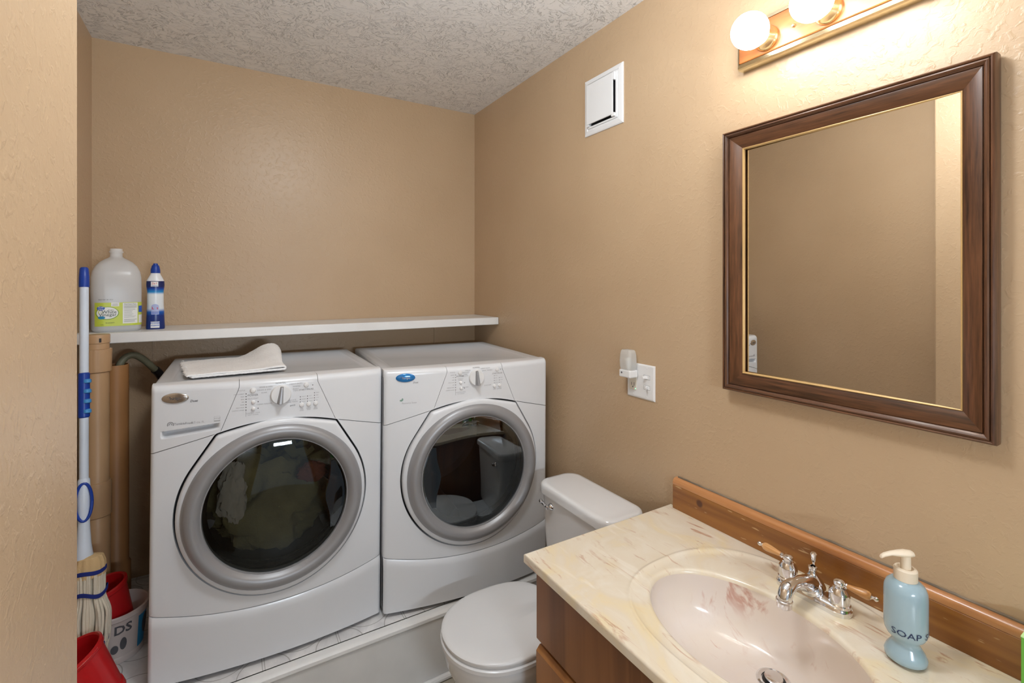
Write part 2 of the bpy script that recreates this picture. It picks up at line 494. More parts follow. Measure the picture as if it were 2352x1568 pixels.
# ------------------------------------------------------------------ washing machine and dryer
HW, BOW = .3425, .035
DC = -.408                                     # door centre below the top
def bow(x):
    y = -BOW * (1 - (x / HW) ** 2)
    e = HW - abs(x); r = .012
    if e < r: y += r - sqrt(max(0, r * r - (r - max(e, 0)) ** 2))
    return y
def seam(x):                                   # lower edge of the control panel
    a = abs(x)
    if a < .175: return -.131 - .026 * (a / .175) ** 2
    return -.157 - .258 * (a - .175)
def kick(x): return -.722 + .040 * (x / HW) ** 2
XS = sorted(set([-HW + HW * 2 * i / 64 for i in range(65)] + [s * (HW - d) for s in (-1, 1) for d in (.0, .0007, .002, .004, .007, .0105)]))

def convex_hull(pts):
    pts = sorted(set(pts)); 
    def half(ps):
        h = []
        for p in ps:
            while len(h) > 1 and (h[-1][0] - h[-2][0]) * (p[1] - h[-2][1]) - (h[-1][1] - h[-2][1]) * (p[0] - h[-2][0]) <= 0: h.pop()
            h.append(p)
        return h[:-1]
    return half(pts) + half(pts[::-1])
def polar_of(poly):
    """radius function of a star-shaped closed polygon about (0, DC)"""
    def r(a):
        dx, dz = cos(a), sin(a); best = None
        n = len(poly)
        for i in range(n):
            x0, z0 = poly[i]; x1, z1 = poly[(i + 1) % n]; z0 -= DC; z1 -= DC
            ex, ez = x1 - x0, z1 - z0; det = dx * (-ez) + dz * ex
            if abs(det) < 1e-12: continue
            t = (x0 * (-ez) + z0 * ex) / det; u = (dx * z0 - dz * x0) / det
            if t > 0 and -1e-9 <= u <= 1 + 1e-9: best = t if best is None else min(best, t)
        return best
    return r
_c = [(.279 * cos(2 * pi * i / 96), DC + .279 * sin(2 * pi * i / 96)) for i in range(96)]
_t = [(-.174 + .352 * i / 16, seam(-.174 + .352 * i / 16) - .006) for i in range(17)]
DOOR = convex_hull(_c + _t)
door_r = polar_of(DOOR)
PANEL = [(-HW + .0001, kick(HW)), *[(x, kick(x) + .0015) for x in XS[1:-1]], (HW - .0001, kick(HW)),
         *[(x, seam(x) - .0015) for x in reversed(XS)]]
panel_r = polar_of(PANEL)
ANG = sorted([2 * pi * i / 280 for i in range(280)] + [atan2(z - DC, x) % (2 * pi) for x, z in
       ((HW - .0002, kick(HW)), (-HW + .0002, kick(HW)), (HW - .0002, seam(HW)), (-HW + .0002, seam(HW)), (.178, seam(.178)), (-.174, seam(.174)))])

def make_machine(name, label, loc, rot, H, depth, washer):
    root = thing(name, label, 'washing machine' if washer else 'dryer', loc, rot)
    T = lambda x, t, off=0: (x, bow(x) - off, H + t)            # point on the bowed front
    # cabinet: sides, back, bottom (open front)
    b = MB()
    y0, z0, z1 = .02, .02, H - .030
    b.add([(-HW, y0, z0), (HW, y0, z0), (HW, depth, z0), (-HW, depth, z0), (-HW, y0, z1), (HW, y0, z1), (HW, depth, z1), (-HW, depth, z1)],
          [(0, 3, 2, 1), (3, 7, 6, 2), (0, 4, 7, 3), (1, 2, 6, 5), (4, 5, 6, 7)])
    b.build('cabinet', 'enamel', root, smooth=0)
    # top panel with an embossed recess
    bm = bmesh.new()
    bmesh.ops.create_cube(bm, size=1)
    for v in bm.verts:
        v.co = (v.co.x * 2 * HW, lerp(.012, depth, v.co.y + .5), lerp(H - .028, H - .0008, v.co.z + .5))
    ed = [e for e in bm.edges if all(v.co.z > H - .01 for v in e.verts) and not all(v.co.y < .02 for v in e.verts)]
    bmesh.ops.bevel(bm, geom=ed, offset=.010, segments=4, affect='EDGES', profile=.5)
    top = max((f for f in bm.faces if f.normal.z > .99), key=lambda f: f.calc_area())
    bmesh.ops.inset_individual(bm, faces=[top], thickness=.045)
    bmesh.ops.bevel(bm, geom=[e for e in top.verts for e in e.link_edges if False] or list(top.verts), offset=.03, segments=5, affect='VERTICES') if False else None
    bmesh.ops.inset_individual(bm, faces=[top], thickness=.012, depth=-.005)
    me = bpy.data.meshes.new('top_panel'); bm.to_mesh(me); bm.free()
    me.materials.append(M['enamel']); me.shade_smooth(); me.set_sharp_from_angle(angle=radians(50))
    o = bpy.data.objects.new('top_panel', me); COL.objects.link(o); o.parent = root
    # front panel between kick seam and control-panel seam, with the door opening
    rows = []
    inner = [door_r(a) + .0065 for a in ANG]; outer = [max(panel_r(a), door_r(a) + .008) for a in ANG]
    for k in range(17):
        u = k / 16; u = 1 - (1 - u) ** 1.6
        row = []
        for a, i0, o0 in zip(ANG, inner, outer):
            r = lerp(i0, o0, u); x = max(-HW, min(HW, r * cos(a)))
            row.append((x, bow(x), H + DC + r * sin(a)))
        rows.append(row)
    lip = [(p[0] * .995, p[1] + .03, H + DC + (p[2] - H - DC) * .995) for p in rows[0]]
    lip1 = [(p[0] * .998, p[1] + .003, H + DC + (p[2] - H - DC) * .998) for p in rows[0]]
    rim = [(p[0], p[1] + .012, p[2]) for p in rows[-1]]
    b = MB(); b.grid([lip, lip1] + rows + [rim], True); b.build('front_panel', 'enamel', root, smooth=40)
    # dark well behind the door gap
    b = MB(); b.grid([[(x * k, .018 - 0 * x, H + DC + z * k) for x, z in [(door_r(a) * cos(a), door_r(a) * sin(a)) for a in ANG]] for k in (1.03, .80)], True)
    b.build('door_seal', 'darkgap', root)
    # control panel in three pieces
    topz = 0.0
    def piece(pname, xb0, xb1, xt0, xt1, mat='enamel', scoop=False):
        NT_ = 130 if scoop else 40
        ts = [i / NT_ for i in range(NT_ + 1)]
        nx = 110 if scoop else 70
        rows = []
        for t in ts:
            row = []
            for j in range(nx + 1):
                s = j / nx
                if xb0 <= -HW + .001: s = s ** 1.35
                if xb1 >= HW - .001: s = 1 - (1 - s) ** 1.35
                xb, xt = lerp(xb0, xb1, s), lerp(xt0, xt1, s)
                zb = seam(xb) + .0007; zt = -.020
                x, z = lerp(xb, xt, t), lerp(zb, zt, t); y = bow(x)
                if scoop:
                    u = (x + .318) / .153
                    if 0 < u < 1:
                        ztop = lerp(-.137, -.124, u); zbot = lerp(-.160, -.143, u)
                        if zbot < z < ztop:
                            q = (z - zbot) / (ztop - zbot)
                            e = sstep(0, .10, u) * sstep(1, .86, u)
                            y += .030 * e * sstep(0, .42, q)
                row.append((x, y, H + z))
            rows.append(row)
        for k in range(1, 7):                    # rounded top edge
            a = k / 6 * pi / 2; r = .018
            rows.append([(p[0], p[1] + r * (1 - cos(a)), H - .020 + r * sin(a) + .002 * k / 6) for p in rows[NT_]])
        rows.append([(p[0], .05, H + .0004) for p in rows[NT_]])
        bk = [(p[0], p[1] + .012, p[2]) for p in rows[0]]
        b = MB(); b.grid([bk] + rows); 
        return b.build(pname, mat, root, smooth=40)
    g = .0006
    piece('detergent_drawer' if washer else 'panel_end', -HW, -.1645 - g, -HW, -.115 - g, scoop=washer)
    piece('control_panel', -.1645 + g, .176 - g, -.115 + g, .116 - g)
    piece('panel_end', .176 + g, HW, .116 + g, HW)
    # kick panel
    rows = []
    for t in [i / 14 for i in range(15)]:
        row = []
        for x in XS:
            z = lerp(kick(x) - .001, .014 - H, t)
            e = .007 * min(1, t * 8) + (.004 if False else 0)
            ee = (1 - cos(min(1, t * 9) * pi / 2))
            row.append((x, bow(x) - .007 * sin(min(1, t * 9) * pi / 2), H + z))
        rows.append(row)
    b = MB(); bt = [(p[0], p[1] + .014, p[2] - .001) for p in rows[-1]]; tp = [(p[0], p[1] + .02, p[2]) for p in rows[0]]
    b.grid([tp] + rows + [bt]); b.build('kick_panel', 'enamel', root, smooth=40)
    for sx in (-1, 1):
        for yy in (.05, depth - .06):
            b = MB(); b.lathe([(.02, 0), (.02, .02)], 14, (sx * .28, yy, 0), caps=(True, True)); b.build('foot', 'darkgap', root)
    # drum
    b = MB(); b.lathe([(.20, .012), (.205, .03), (.232, .06), (.24, .075)], 48, (0, 0, H + DC), 'y'); b.build('gasket', 'darkgap', root)
    b = MB(); prof = [(.24, .072), (.245, .10), (.245, depth - .16), (.22, depth - .14), (.05, depth - .135)]
    b.lathe(prof, 48, (0, 0, H + DC), 'y', caps=(False, True))
    drum = b.build('drum', 'steel' if washer else 'drum_dark', root)
    yb = depth - .13
    for k in range(3):
        b = MB()
        a = radians(20 + 120 * k) if not washer else radians(80 + 120 * k)
        cx, cz = cos(a), sin(a); px, pz = -sin(a), cos(a)
        rows = []
        for yy in (.09, yb - .04):
            rows.append([(cx * r + px * w, yy, H + DC + cz * r + pz * w) for r, w in ((.244, -.03), (.20, -.012), (.19, 0), (.20, .012), (.244, .03))])
        b.grid(rows); b.cap(rows[0]); b.cap(rows[1]); b.build('baffle', 'steel', drum)
    # door
    door_rows = []
    edge = [door_r(a) for a in ANG]
    oy = .014
    def drow(rfun, yoff):
        return [(max(-HW, min(HW, rfun(e) * cos(a))), bow(rfun(e) * cos(a)) - oy + yoff, H + DC + rfun(e) * sin(a)) for a, e in zip(ANG, edge)]
    door_rows.append(drow(lambda e: .250, .004))
    for k in range(6): door_rows.append(drow(lambda e, k=k: lerp(.250, e - .011, k / 5), 0))
    for k in range(1, 7):
        q = k / 6 * pi / 2
        door_rows.append(drow(lambda e, q=q: e - .011 + .011 * sin(q), .011 * (1 - cos(q))))
    door_rows.append(drow(lambda e: e, .026))
    b = MB(); b.grid(door_rows, True); door = b.build('door', 'enamel', root, smooth=40)
    c = (0, 0, H + DC)
    b = MB(); b.lathe([(.263, -.008), (.2655, -.022), (.265, -.036), (.261, -.049), (.252, -.059), (.241, -.063), (.230, -.0615), (.222, -.056), (.2165, -.049), (.2145, -.0465), (.2120, -.0465), (.2105, -.040), (.2105, -.02)], 96, c, 'y')
    ring = b.build('door_ring', 'silver', door, smooth=40)
    ring['label'] = 'silver grey door ring'
    bulge = .017 if washer else .007
    prof = [(.2104, -.040)] + [(.2104 * (1 - k / 12), -.040 - bulge * (1 - (1 - k / 12) ** 3.2)) for k in range(1, 12)] + [(.002, -.040 - bulge)]
    b = MB(); b.lathe(prof, 72, c, 'y'); b.build('door_glass', 'glass_washer' if washer else 'glass_dryer', door, smooth=60, fix=True)
    sgn = 1 if washer else -1
    pts = []
    for k in range(17):                           # outer arc of the handle recess
        a = radians(-32 + 66 * k / 16); pts.append((sgn * .205 * cos(a), .205 * sin(a)))
    for k in range(17):
        u = k / 16; zz = lerp(.114, -.108, u)
        pts.append((sgn * (.152 + .014 * cos(2 * pi * u) * .6 - .010 * cos(4 * pi * u) * .2), zz))
    def gl(p, off):
        rr = min(1, hypot(*p) / .2104)
        return (p[0], -.040 - bulge * (1 - rr ** 3.2) - off, H + DC + p[1])
    b = MB(); b.poly_prism(pts, -.012, .0016, gl); b.build('door_handle', 'handle_dark', door, smooth=30)
    # controls
    kx = .003; kz = -.053 if washer else -.047
    ky = bow(kx)
    b = MB(); b.lathe([(.031, .002), (.031, -.004), (.0295, -.009), (.028, -.011), (.0, -.0115)], 40, (kx, ky, H + kz), 'y')
    knob = b.build('dial', 'plastic', root)
    tilt = radians(-6 if washer else 4)
    b = MB()
    def kp(u, w, d):
        return (kx + u * cos(tilt) - w * sin(tilt), ky - d, H + kz + u * sin(tilt) + w * cos(tilt))
    lo = [kp(-.010, -.028, .010), kp(.010, -.028, .010), kp(.005, .028, .010), kp(-.005, .028, .010)]
    hi = [kp(-.0045, -.027, .030), kp(.0045, -.027, .030), kp(.003, .026, .021), kp(-.003, .026, .021)]
    b.loft([lo, hi]); b.build('dial_grip', 'silver', knob, smooth=0, bevel=.0015)
    bt = [(-.077, -.0315, .0082), (-.0755, -.069, .0057), (-.0755, -.090, .0057), (.080, -.0285, .0078), (.066, -.094, .0072), (.088, -.094, .0072), (.110, -.094, .0072)] if washer else \
         [(-.063, -.0235, .0080), (-.061, -.0615, .0058), (-.059, -.083, .0058), (.092, -.0225, .0072), (.081, -.087, .0066), (.104, -.086, .0066)]
    for (x, z, r) in bt:
        b = MB(); b.lathe([(r * 1.12, .001), (r * 1.1, -.0006), (r, -.0008), (r, -.002), (r * .85, -.0042), (r * .5, -.0052), (0, -.0055)], 20, (x, bow(x), H + z), 'y')
        b.build('button', 'plastic', root)
    # printed marks
    F = lambda x, t: T(x, t, .0006)
    b = MB(); L = MB()
    def tx(s, size, x, z, mb=L, **kw): put_text(mb, s, size, F, x, z, **kw)
    if washer:
        for i in range(7): dot(b, F, -.096, -.041 - i * .0085, .0019)
        flat_rect(b, F, -.0964, -.0958, -.113, -.094, 1, 1)
        for z in (-.069, -.090): dot(b, F, -.062, z, .0019)
        dot(b, F, .100, -.0315, .0019)
        for x, n in ((.062, 3), (.084, 3), (.106, 4)):
            for i in range(n): dot(b, F, x, -.084 + i * .0085, .0018)
        tx('STATUS', .0055, -.1085, -.030)
        for i, s in enumerate(('ADD A GARMENT', 'WASH', 'RINSE', 'SPIN', 'DONE', 'DELAY WASH', 'CONTROL LOCKED')): tx(s, .0037, -.1005, -.041 - i * .0085, align='RIGHT', bold=.00005)
        tx('POWER', .0085, -.077, -.047, b); tx('DELAY START', .005, -.077, -.058)
        tx('CONTROL LOCK\nhold 3 seconds', .005, -.076, -.106)
        tx('NORMAL', .0075, .003, -.0155, b)
        tx('RINSE & SPIN', .0065, -.040, -.024); tx('DRAIN & SPIN', .0065, -.045, -.033); tx('SOAK', .0065, -.045, -.042)
        tx('CLEAN WASHER', .006, -.044, -.078); tx('HEAVY DUTY', .0065, .048, -.022); tx('WHITES', .0065, .050, -.031); tx('BULKY\nITEMS', .006, .048, -.042)
        tx('DELICATE\nHAND WASH', .0058, .036, -.078); tx('quick', .008, .038, -.092, b, shear=.3)
        tx('START/PAUSE', .0075, .080, -.0445, b)
        for x, s in ((.067, 'SOIL\nLEVEL'), (.088, 'WASH\nTEMP'), (.110, 'SPIN\nSPEED')): tx(s, .005, x, -.110)
        for x, ss in ((.0665, ('HEAVY', 'NORM', 'LIGHT')), (.0885, ('HOT', 'WARM', 'COLD')), (.1105, ('HIGH', 'MED', 'LOW', 'NO'))):
            for i, s in enumerate(ss): tx(s, .0042, x, -.067 - i * .0085 + (.0085 if len(ss) == 4 else 0), align='LEFT')
        tx('Duet', .0095, -.2345, -.0505, b, shear=.25, bold=.0003)
        tx('4.0 cu. ft.', .0095, -.2235, -.116); tx('TumbleFresh', .0092, -.260, -.1165, b)
        # small round logo mark
        for r0, r1 in ((.0085, .0068), (.0045, .003)):
            n = 22; A = [(-.293 + r * cos(pi * (-.15 + 1.3 * i / n)), -.1175 + r * sin(pi * (-.15 + 1.3 * i / n))) for r in (r0, r1) for i in range(n + 1)]
            b.grid([[F(*p) for p in A[:n + 1]], [F(*p) for p in A[n + 1:]]])
        for x0, x1, z0, z1 in ((-.1815, -.1655, -.1035, -.1030), (-.1815, -.1655, -.1185, -.1155), (-.1815, -.181, -.1185, -.103), (-.166, -.1655, -.1185, -.103)):
            flat_rect(L, F, x0, x1, z0, z1, 1, 1)
        tx('energy', .006, -.1735, -.1085, L, shear=.3)
    else:
        for i in range(7): dot(b, F, -.081, -.031 - i * .0095, .0018)
        flat_rect(b, F, -.0813, -.0807, -.108, -.091, 1, 1)
        for z in (-.062, -.083): dot(b, F, -.045, z - .001, .0018)
        dot(b, F, .109, -.023, .0018)
        for x, n in ((.081, 4), (.103, 3)):
            for i in range(n): dot(b, F, x, -.075 + i * .0095, .0016)
        tx('STATUS', .0055, -.0935, -.021)
        for i, s in enumerate(('SENSING', 'WET', 'DAMP', 'COOL DOWN', 'DRY', 'WRINKLE SHIELD', 'CONTROL LOCKED')): tx(s, .0038, -.0855, -.031 - i * .0095, align='RIGHT', bold=.00005)
        tx('POWER', .0085, -.063, -.0375, b); tx('WRINKLE\nSHIELD', .005, -.062, -.050); tx('CONTROL LOCK', .005, -.060, -.098); tx('hold 3 seconds', .0045, -.060, -.104)
        tx('NORMAL', .0075, .003, -.0085, b); tx('CASUAL', .0065, -.032, -.017); tx('DELICATE', .0065, -.040, -.025); tx('SUPER\nDELICATE', .0055, -.042, -.035)
        tx('HEAVY DUTY', .0065, .042, -.014); tx('JEANS  TOWELS', .0062, .050, -.0225); tx('TIMED DRY', .006, -.044, -.081); tx('QUICK DRY', .006, .052, -.081)
        tx('START/PAUSE', .0075, .094, -.038, b)
        for x, s in ((.081, 'TEMP'), (.104, 'DRYNESS')): tx(s, .005, x, -.100)
        for x, ss in ((.085, ('HIGH', 'MED', 'LOW', 'EXTRA')), (.107, ('MORE', 'NORM', 'LESS'))):
            for i, s in enumerate(ss): tx(s, .0042, x, (-.0465 if len(ss) == 4 else -.056) - i * .0095, align='LEFT')
        tx('Duet', .0090, -.2325, -.0490, L, shear=.25, bold=.0003)
        tx('Resource Saver', .0085, -.254, -.123, L)
        G = MB(); flat_ellipse(G, F, -.2835, -.1125, .0055, .0035, 10); flat_ellipse(G, F, -.279, -.109, .003, .005, 10)
        gm = G.build('leaf_mark', 'green_light', root, smooth=0)
    b.build('console_lettering', 'mark', root, smooth=0, fix=False); L.build('console_lettering', 'mark_light', root, smooth=0, fix=False)
    # badge
    bx, bz_ = (-.2815, -.0385) if washer else (-.2685, -.0298)
    n = 40; rows = []
    for sc_, off in ((1.0, -.001), (1.0, .0018), (.95, .0032), (.8, .0045), (.5, .0058), (.02, .0062)):
        rows.append([T(bx + .0345 * sc_ * cos(2 * pi * i / n), bz_ + .0158 * sc_ * sin(2 * pi * i / n), off) for i in range(n)])
    b = MB(); b.loft(rows, (False, True)); bd = b.build('badge', 'badge_silver' if washer else 'badge_blue', root, smooth=60)
    bd['label'] = 'oval chrome badge' if washer else 'oval glossy blue badge'
    b = MB(); put_text(b, 'Whirlpool', .0125, lambda x, t: T(x, t, .0066 - .004 * ((x - bx) / .0345) ** 2), bx, bz_, sx=1.0, bold=.0002)
    b.build('badge_lettering', 'mark_dark' if washer else 'badge_silver', bd, smooth=0, fix=False)
    return root

WASH_H = .9016; DRY_H = .8938
washer = make_machine('washing_machine', 'white front-load washing machine on the left, folded towel on top', (-1.0994, -.7374, PZ + .0034), (0, radians(.55), radians(-.84)), WASH_H, .625, True)
dryer = make_machine('tumble_dryer', 'white front-load dryer with a blue badge, right of the washer', (-.4112, -.7943, PZ + .0019), (0, radians(.3), radians(-4.37)), DRY_H, .69, False)

# laundry seen through the washer window
WMAT = Matrix.Translation((-1.0994, -.7374, PZ + .0034)) @ Matrix.Rotation(radians(-.84), 4, 'Z')
def crumple(center, size, seed, n=48, amp=.35, ymin=.078, ymax=.42):
    b = MB(); rows = []
    off = Vector((seed * 3.1, seed * 1.7, seed))
    for i in range(n // 2 + 1):
        th = pi * i / (n // 2); row = []
        for j in range(n):
            ph = 2 * pi * j / n
            d = Vector((sin(th) * cos(ph), sin(th) * sin(ph), cos(th)))
            k = 1 + amp * mnoise.fractal(d * 2.1 + off, 1.0, 2.0, 4) - .22 * abs(mnoise.noise(d * 4.2 + off))
            p = Vector((d.x * size[0] * k, d.y * size[1] * k, d.z * size[2] * k)) + Vector(center)
            q = Vector((p.x, 0, p.z - (WASH_H + DC))); lim = .225
            if q.length > lim: q *= lim / q.length
            p = Vector((q.x, max(ymin, min(ymax, p.y)), q.z + WASH_H + DC))
            row.append(tuple(WMAT @ p))
        rows.append(row)
    b.grid(rows, True); return b
o = crumple((-.01, .20, WASH_H + DC - .055), (.215, .15, .20), 1, 72).build('knit_blanket', 'olive', smooth=60)
tag(o, 'crumpled dark olive knit blanket inside the washer drum', 'laundry')
o = crumple((.12, .053, WASH_H + DC + .055), (.05, .02, .035), 5, 40, .35, .034, .072).build('rust_cloth', 'rust', smooth=60)
tag(o, 'small rust brown cloth on the olive laundry inside the washer', 'laundry')
o = crumple((-.125, .054, WASH_H + DC + .03), (.04, .02, .085), 9, 40, .5, .034, .074).build('pale_cloth', 'grey_cloth', smooth=60)
tag(o, 'pale grey crumpled cloth at the left of the washer window', 'laundry')

# ------------------------------------------------------------------ folded towel on the washer
tw = MB(); rows = []
tz = Z(-.3071) + .0045
NYT = 40
for j in range(NYT + 1):
    v = j / NYT                                   # 0 front -> 1 back
    y = lerp(-.640, -.300, v)
    R = .0055 + .0225 * sstep(.15, 1, v)
    xl = -1.352 - .035 * v + .006 * sin(j * 2.3) + .004 * random.uniform(-1, 1)
    xr = lerp(-1.066, -1.085, v)
    sk = .052 * (1 - v) * 0
    row = []
    NB = 22
    for i in range(NB + 1):                       # bottom layer left -> right
        t = i / NB; x = lerp(xl + .012, xr, t)
        row.append((x, y + .015 * t, tz + .0005))
    for i in range(1, 10):                        # fold
        a = -pi / 2 + pi * i / 10
        row.append((xr + R * 1.15 * cos(a), y + .015, tz + R + R * sin(a)))
    for i in range(NB + 1):                       # top layer right -> left
        t = i / NB; x = lerp(xr, xl, t)
        z = tz + lerp(2 * R, .0062, sstep(0, .40, t)) + .0022 * mnoise.noise(Vector((x * 22, y * 26, 1)))
        z += .004 * sstep(.86, 1, t) * mnoise.noise(Vector((y * 60, 0, 3)))
        row.append((x, y + .015 * (1 - t) + .012 * sin(x * 19) * v, z))
    rows.append(row)
tw.grid(rows)
o = tw.build('folded_towel', 'towel', smooth=60)
sm = o.modifiers.new('thick', 'SOLIDIFY'); sm.thickness = .0062; sm.offset = 0
ss = o.modifiers.new('sub', 'SUBSURF'); ss.levels = 2; ss.render_levels = 2
tx_ = bpy.data.textures.new('terry', 'CLOUDS'); tx_.noise_scale = .006; tx_.noise_depth = 2
dm = o.modifiers.new('pile', 'DISPLACE'); dm.texture = tx_; dm.strength = .0035; dm.mid_level = .3; dm.texture_coords = 'GLOBAL'
b = MB()
for k in range(90):                            # frayed end
    v = random.random(); y0_ = lerp(-.640, -.300, v); x0_ = -1.352 - .035 * v + .008
    zz = tz + random.choice((.002, .007, .010)); a = radians(180 + random.uniform(-38, 38)); L_ = random.uniform(.008, .019)
    b.tube([(x0_, y0_ + .014, zz), (x0_ + .5 * L_ * cos(a), y0_ + .014 + .5 * L_ * sin(a), zz + .002 * random.random()), (x0_ + L_ * cos(a), y0_ + .014 + L_ * sin(a), max(tz, zz - .003))], [.0008, .0006, .0002], 5)
fr = b.build('frayed_edge', 'towel', o); fr['kind'] = 'stuff'
tag(o, 'white terry towel folded over on top of the washing machine', 'towel')

# ------------------------------------------------------------------ bottles on the shelf
SZ = Z(-.1758)
def rr_outline(hx, hy, r, n=8):
    pts = []
    for cx, cy, a0 in ((hx - r, hy - r, 0), (-hx + r, hy - r, 90), (-hx + r, -hy + r, 180), (hx - r, -hy + r, 270)):
        for k in range(n + 1):
            a = radians(a0 + 90 * k / n); pts.append((cx + r * cos(a), cy + r * sin(a)))
    return pts
vg = thing('vinegar_jug', 'clear plastic gallon jug of white vinegar with a lime label on the shelf', 'jug', (-1.598, -.170, SZ), (0, 0, radians(12)))
def jug_rows(scale=1, prof=None):
    rows = []
    for h, s in prof:
        o_ = rr_outline(.0725 * s * scale, .0725 * s * scale, .0725 * s * scale * lerp(1.0, .52, sstep(.35, .75, s)))
        rows.append([(x, y, h) for x, y in o_])
    return rows
jp = [(.003, .82), (.0, .90), (.004, .965), (.012, 1), (.09, 1), (.15, 1.01), (.20, 1.0), (.222, .955), (.243, .83), (.258, .66), (.268, .48), (.274, .33), (.279, .262), (.292, .252), (.296, .30), (.299, .30), (.30, .26), (.309, .255)]
b = MB(); b.loft(jug_rows(1, jp), (True, False)); b.build('bottle', 'jug', vg, smooth=50)
b = MB(); b.loft(jug_rows(.955, [(.004, .90), (.012, .98), (.112, .985), (.113, .98)])); b.build('vinegar', 'liquid', vg, smooth=50)
def jug_surf(off):                     # wrap: s = distance round the jug from the front centre
    o_ = rr_outline(.0725 + off, .0725 + off, .0377 + off, 10)
    o_ = o_[::1]
    k0 = min(range(len(o_)), key=lambda i: atan2(o_[i][0] + .03, -o_[i][1]) ** 2 + (0 if o_[i][1] < 0 else 99))
    n = len(o_); per = [0]; pts = []
    # build cumulative table over dense polyline starting at angle straight front (0,-h)
    loop = [(0, -.0725 - off)] + [p for p in o_[30:]] + [p for p in o_[:33]]
    return loop
def make_wrap(off):
    h = .0725 + off; r = .0377 + off
    st = h - r; arc = r * pi / 2
    def w(s, z):
        sg = 1 if s >= 0 else -1; a = abs(s)
        if a <= st: p = (sg * a, -h)
        elif a <= st + arc:
            q = (a - st) / r; p = (sg * (st + r * sin(q)), -(st + r * cos(q)))
        else: p = (sg * h, -(st - (a - st - arc)))
        return (p[0], p[1], z)
    return w
w1, w2, w3 = make_wrap(.0008), make_wrap(.0011), make_wrap(.0014)
b = MB(); flat_rect(b, w1, -.068, .100, .022, .108, 40, 2); lab = b.build('label', 'lime', vg, smooth=60, fix=False)
b = MB(); flat_rect(b, w2, .014, .060, .030, .106, 14, 2); flat_rect(b, w2, -.019, .004, .094, .108, 4, 1); flat_rect(b, w2, .064, .100, .030, .060, 10, 1)
flat_ellipse(b, w2, -.030, .070, .031, .0215); b.build('label_white', 'paper', lab, smooth=60, fix=False)
b = MB(); n = 40
b.grid([[w1(-.030 + .0335 * k * cos(2 * pi * i / n), .0695 + .0235 * k * sin(2 * pi * i / n)) for i in range(n + 1)] for k in (1.0, .9)])
for p in range(len(b.v)): b.v[p] = (b.v[p][0], b.v[p][1] - .0001, b.v[p][2])
b.build('label_ring', 'lime_dark', lab, smooth=60, fix=False)
b = MB(); flat_ellipse(b, w3, -.048, .0875, .0115, .0075); flat_rect(b, w3, .064, .100, .070, .094, 10, 1); b.build('label_blue', 'logo_blue', lab, smooth=60, fix=False)
b = MB(); flat_ellipse(b, w3, -.046, .0535, .0105, .0055); b.build('label_cyan', 'logo_cyan', lab, smooth=60, fix=False)
w4 = make_wrap(.0017)
b = MB(); put_text(b, 'Great\nValue', .0068, w4, -.048, .0885, bold=.0001); b.build('logo_lettering', 'paper', lab, smooth=0, fix=False)
b = MB(); put_text(b, 'White', .0165, w4, -.0245, .0735); put_text(b, 'Vinegar', .0165, w4, -.0285, .0635)
put_text(b, 'Distilled', .005, w4, -.019, .081)
put_text(b, 'Nutrition Facts', .0062, w4, .037, .1015)
for z in (.0965, .094, .0915): flat_rect(b, w4, .018, .057, z, z + .0006, 4, 1)
flat_rect(b, w4, .018, .057, .0885, .0895, 4, 1); flat_rect(b, w4, .018, .057, .044, .0450, 4, 1)
for z in (.084, .080, .076, .072, .068, .064, .060, .056, .052, .040, .0375, .035): flat_rect(b, w4, .018, .018 + random.uniform(.022, .038), z, z + .0006, 4, 1)
put_text(b, '5% ACIDITY', .0048, w4, -.022, .034); put_text(b, '1 GAL', .004, w4, -.045, .028)
for z in (.103, .100, .097): flat_rect(b, w4, -.015, .000, z, z + .0005, 2, 1)
for i in range(7): flat_rect(b, w4, .086, .096, .034 + i * .0033, .0355 + i * .0033, 3, 1)
b.build('label_lettering', 'green_print', lab, smooth=0, fix=False)
b = MB(); put_text(b, 'BEST BY 08 2023', .0058, w2, -.034, .1185); b.build('date_stamp', 'mark', vg, smooth=0, fix=False)

cb = thing('toilet_cleaner_bottle', 'blue and white squeeze bottle of toilet cleaner beside the jug on the shelf', 'bottle', (-1.478, -.172, SZ), (0, 0, radians(8)))
def cbrow(h, hx, hy): return [(hx * cos(2 * pi * i / 36), hy * sin(2 * pi * i / 36), h) for i in range(36)]
cbp = [(.001, .026, .018), (0, .029, .021), (.006, .0305, .022), (.05, .0285, .0215), (.10, .0265, .021), (.145, .0262, .0205), (.165, .0285, .021), (.172, .0292, .021), (.186, .0285, .020), (.196, .025, .018), (.212, .017, .0145), (.2185, .0145, .014)]
M['cleaner'] = zgrad('printed_blue_white_bottle', [(0, srgb(20, 44, 112)), (.24, srgb(20, 50, 124)), (.31, srgb(20, 98, 190)), (.37, srgb(226, 234, 242)), (.62, srgb(232, 238, 244)), (.66, srgb(40, 150, 214)), (.72, srgb(14, 66, 170)), (.755, srgb(22, 38, 98)), (.855, srgb(24, 38, 96)), (.86, srgb(238, 240, 244)), (1, srgb(240, 242, 246))], .28, 0, .2185)
b = MB(); b.loft([cbrow(*p) for p in cbp]); b.build('bottle', 'cleaner', cb, smooth=50)
b = MB(); b.lathe([(.0155, .2185), (.0155, .228), (.0148, .234), (.012, .246), (.0105, .249), (.0085, .250), (.007, .256), (.0, .257)], 24, caps=(True, False))
b.build('cap', 'blue', cb)
def cw(off):
    def f(x, z):
        import bisect
        hs = [p[0] for p in cbp[1:]]; i = max(1, min(len(hs) - 1, bisect.bisect(hs, z)))
        a, c = cbp[i], cbp[i + 1]; t = (z - a[0]) / max(1e-6, c[0] - a[0])
        hx, hy = lerp(a[1], c[1], t) + off, lerp(a[2], c[2], t) + off
        q = x / hx; return (x, -hy * sqrt(max(0, 1 - q * q)), z)
    return f
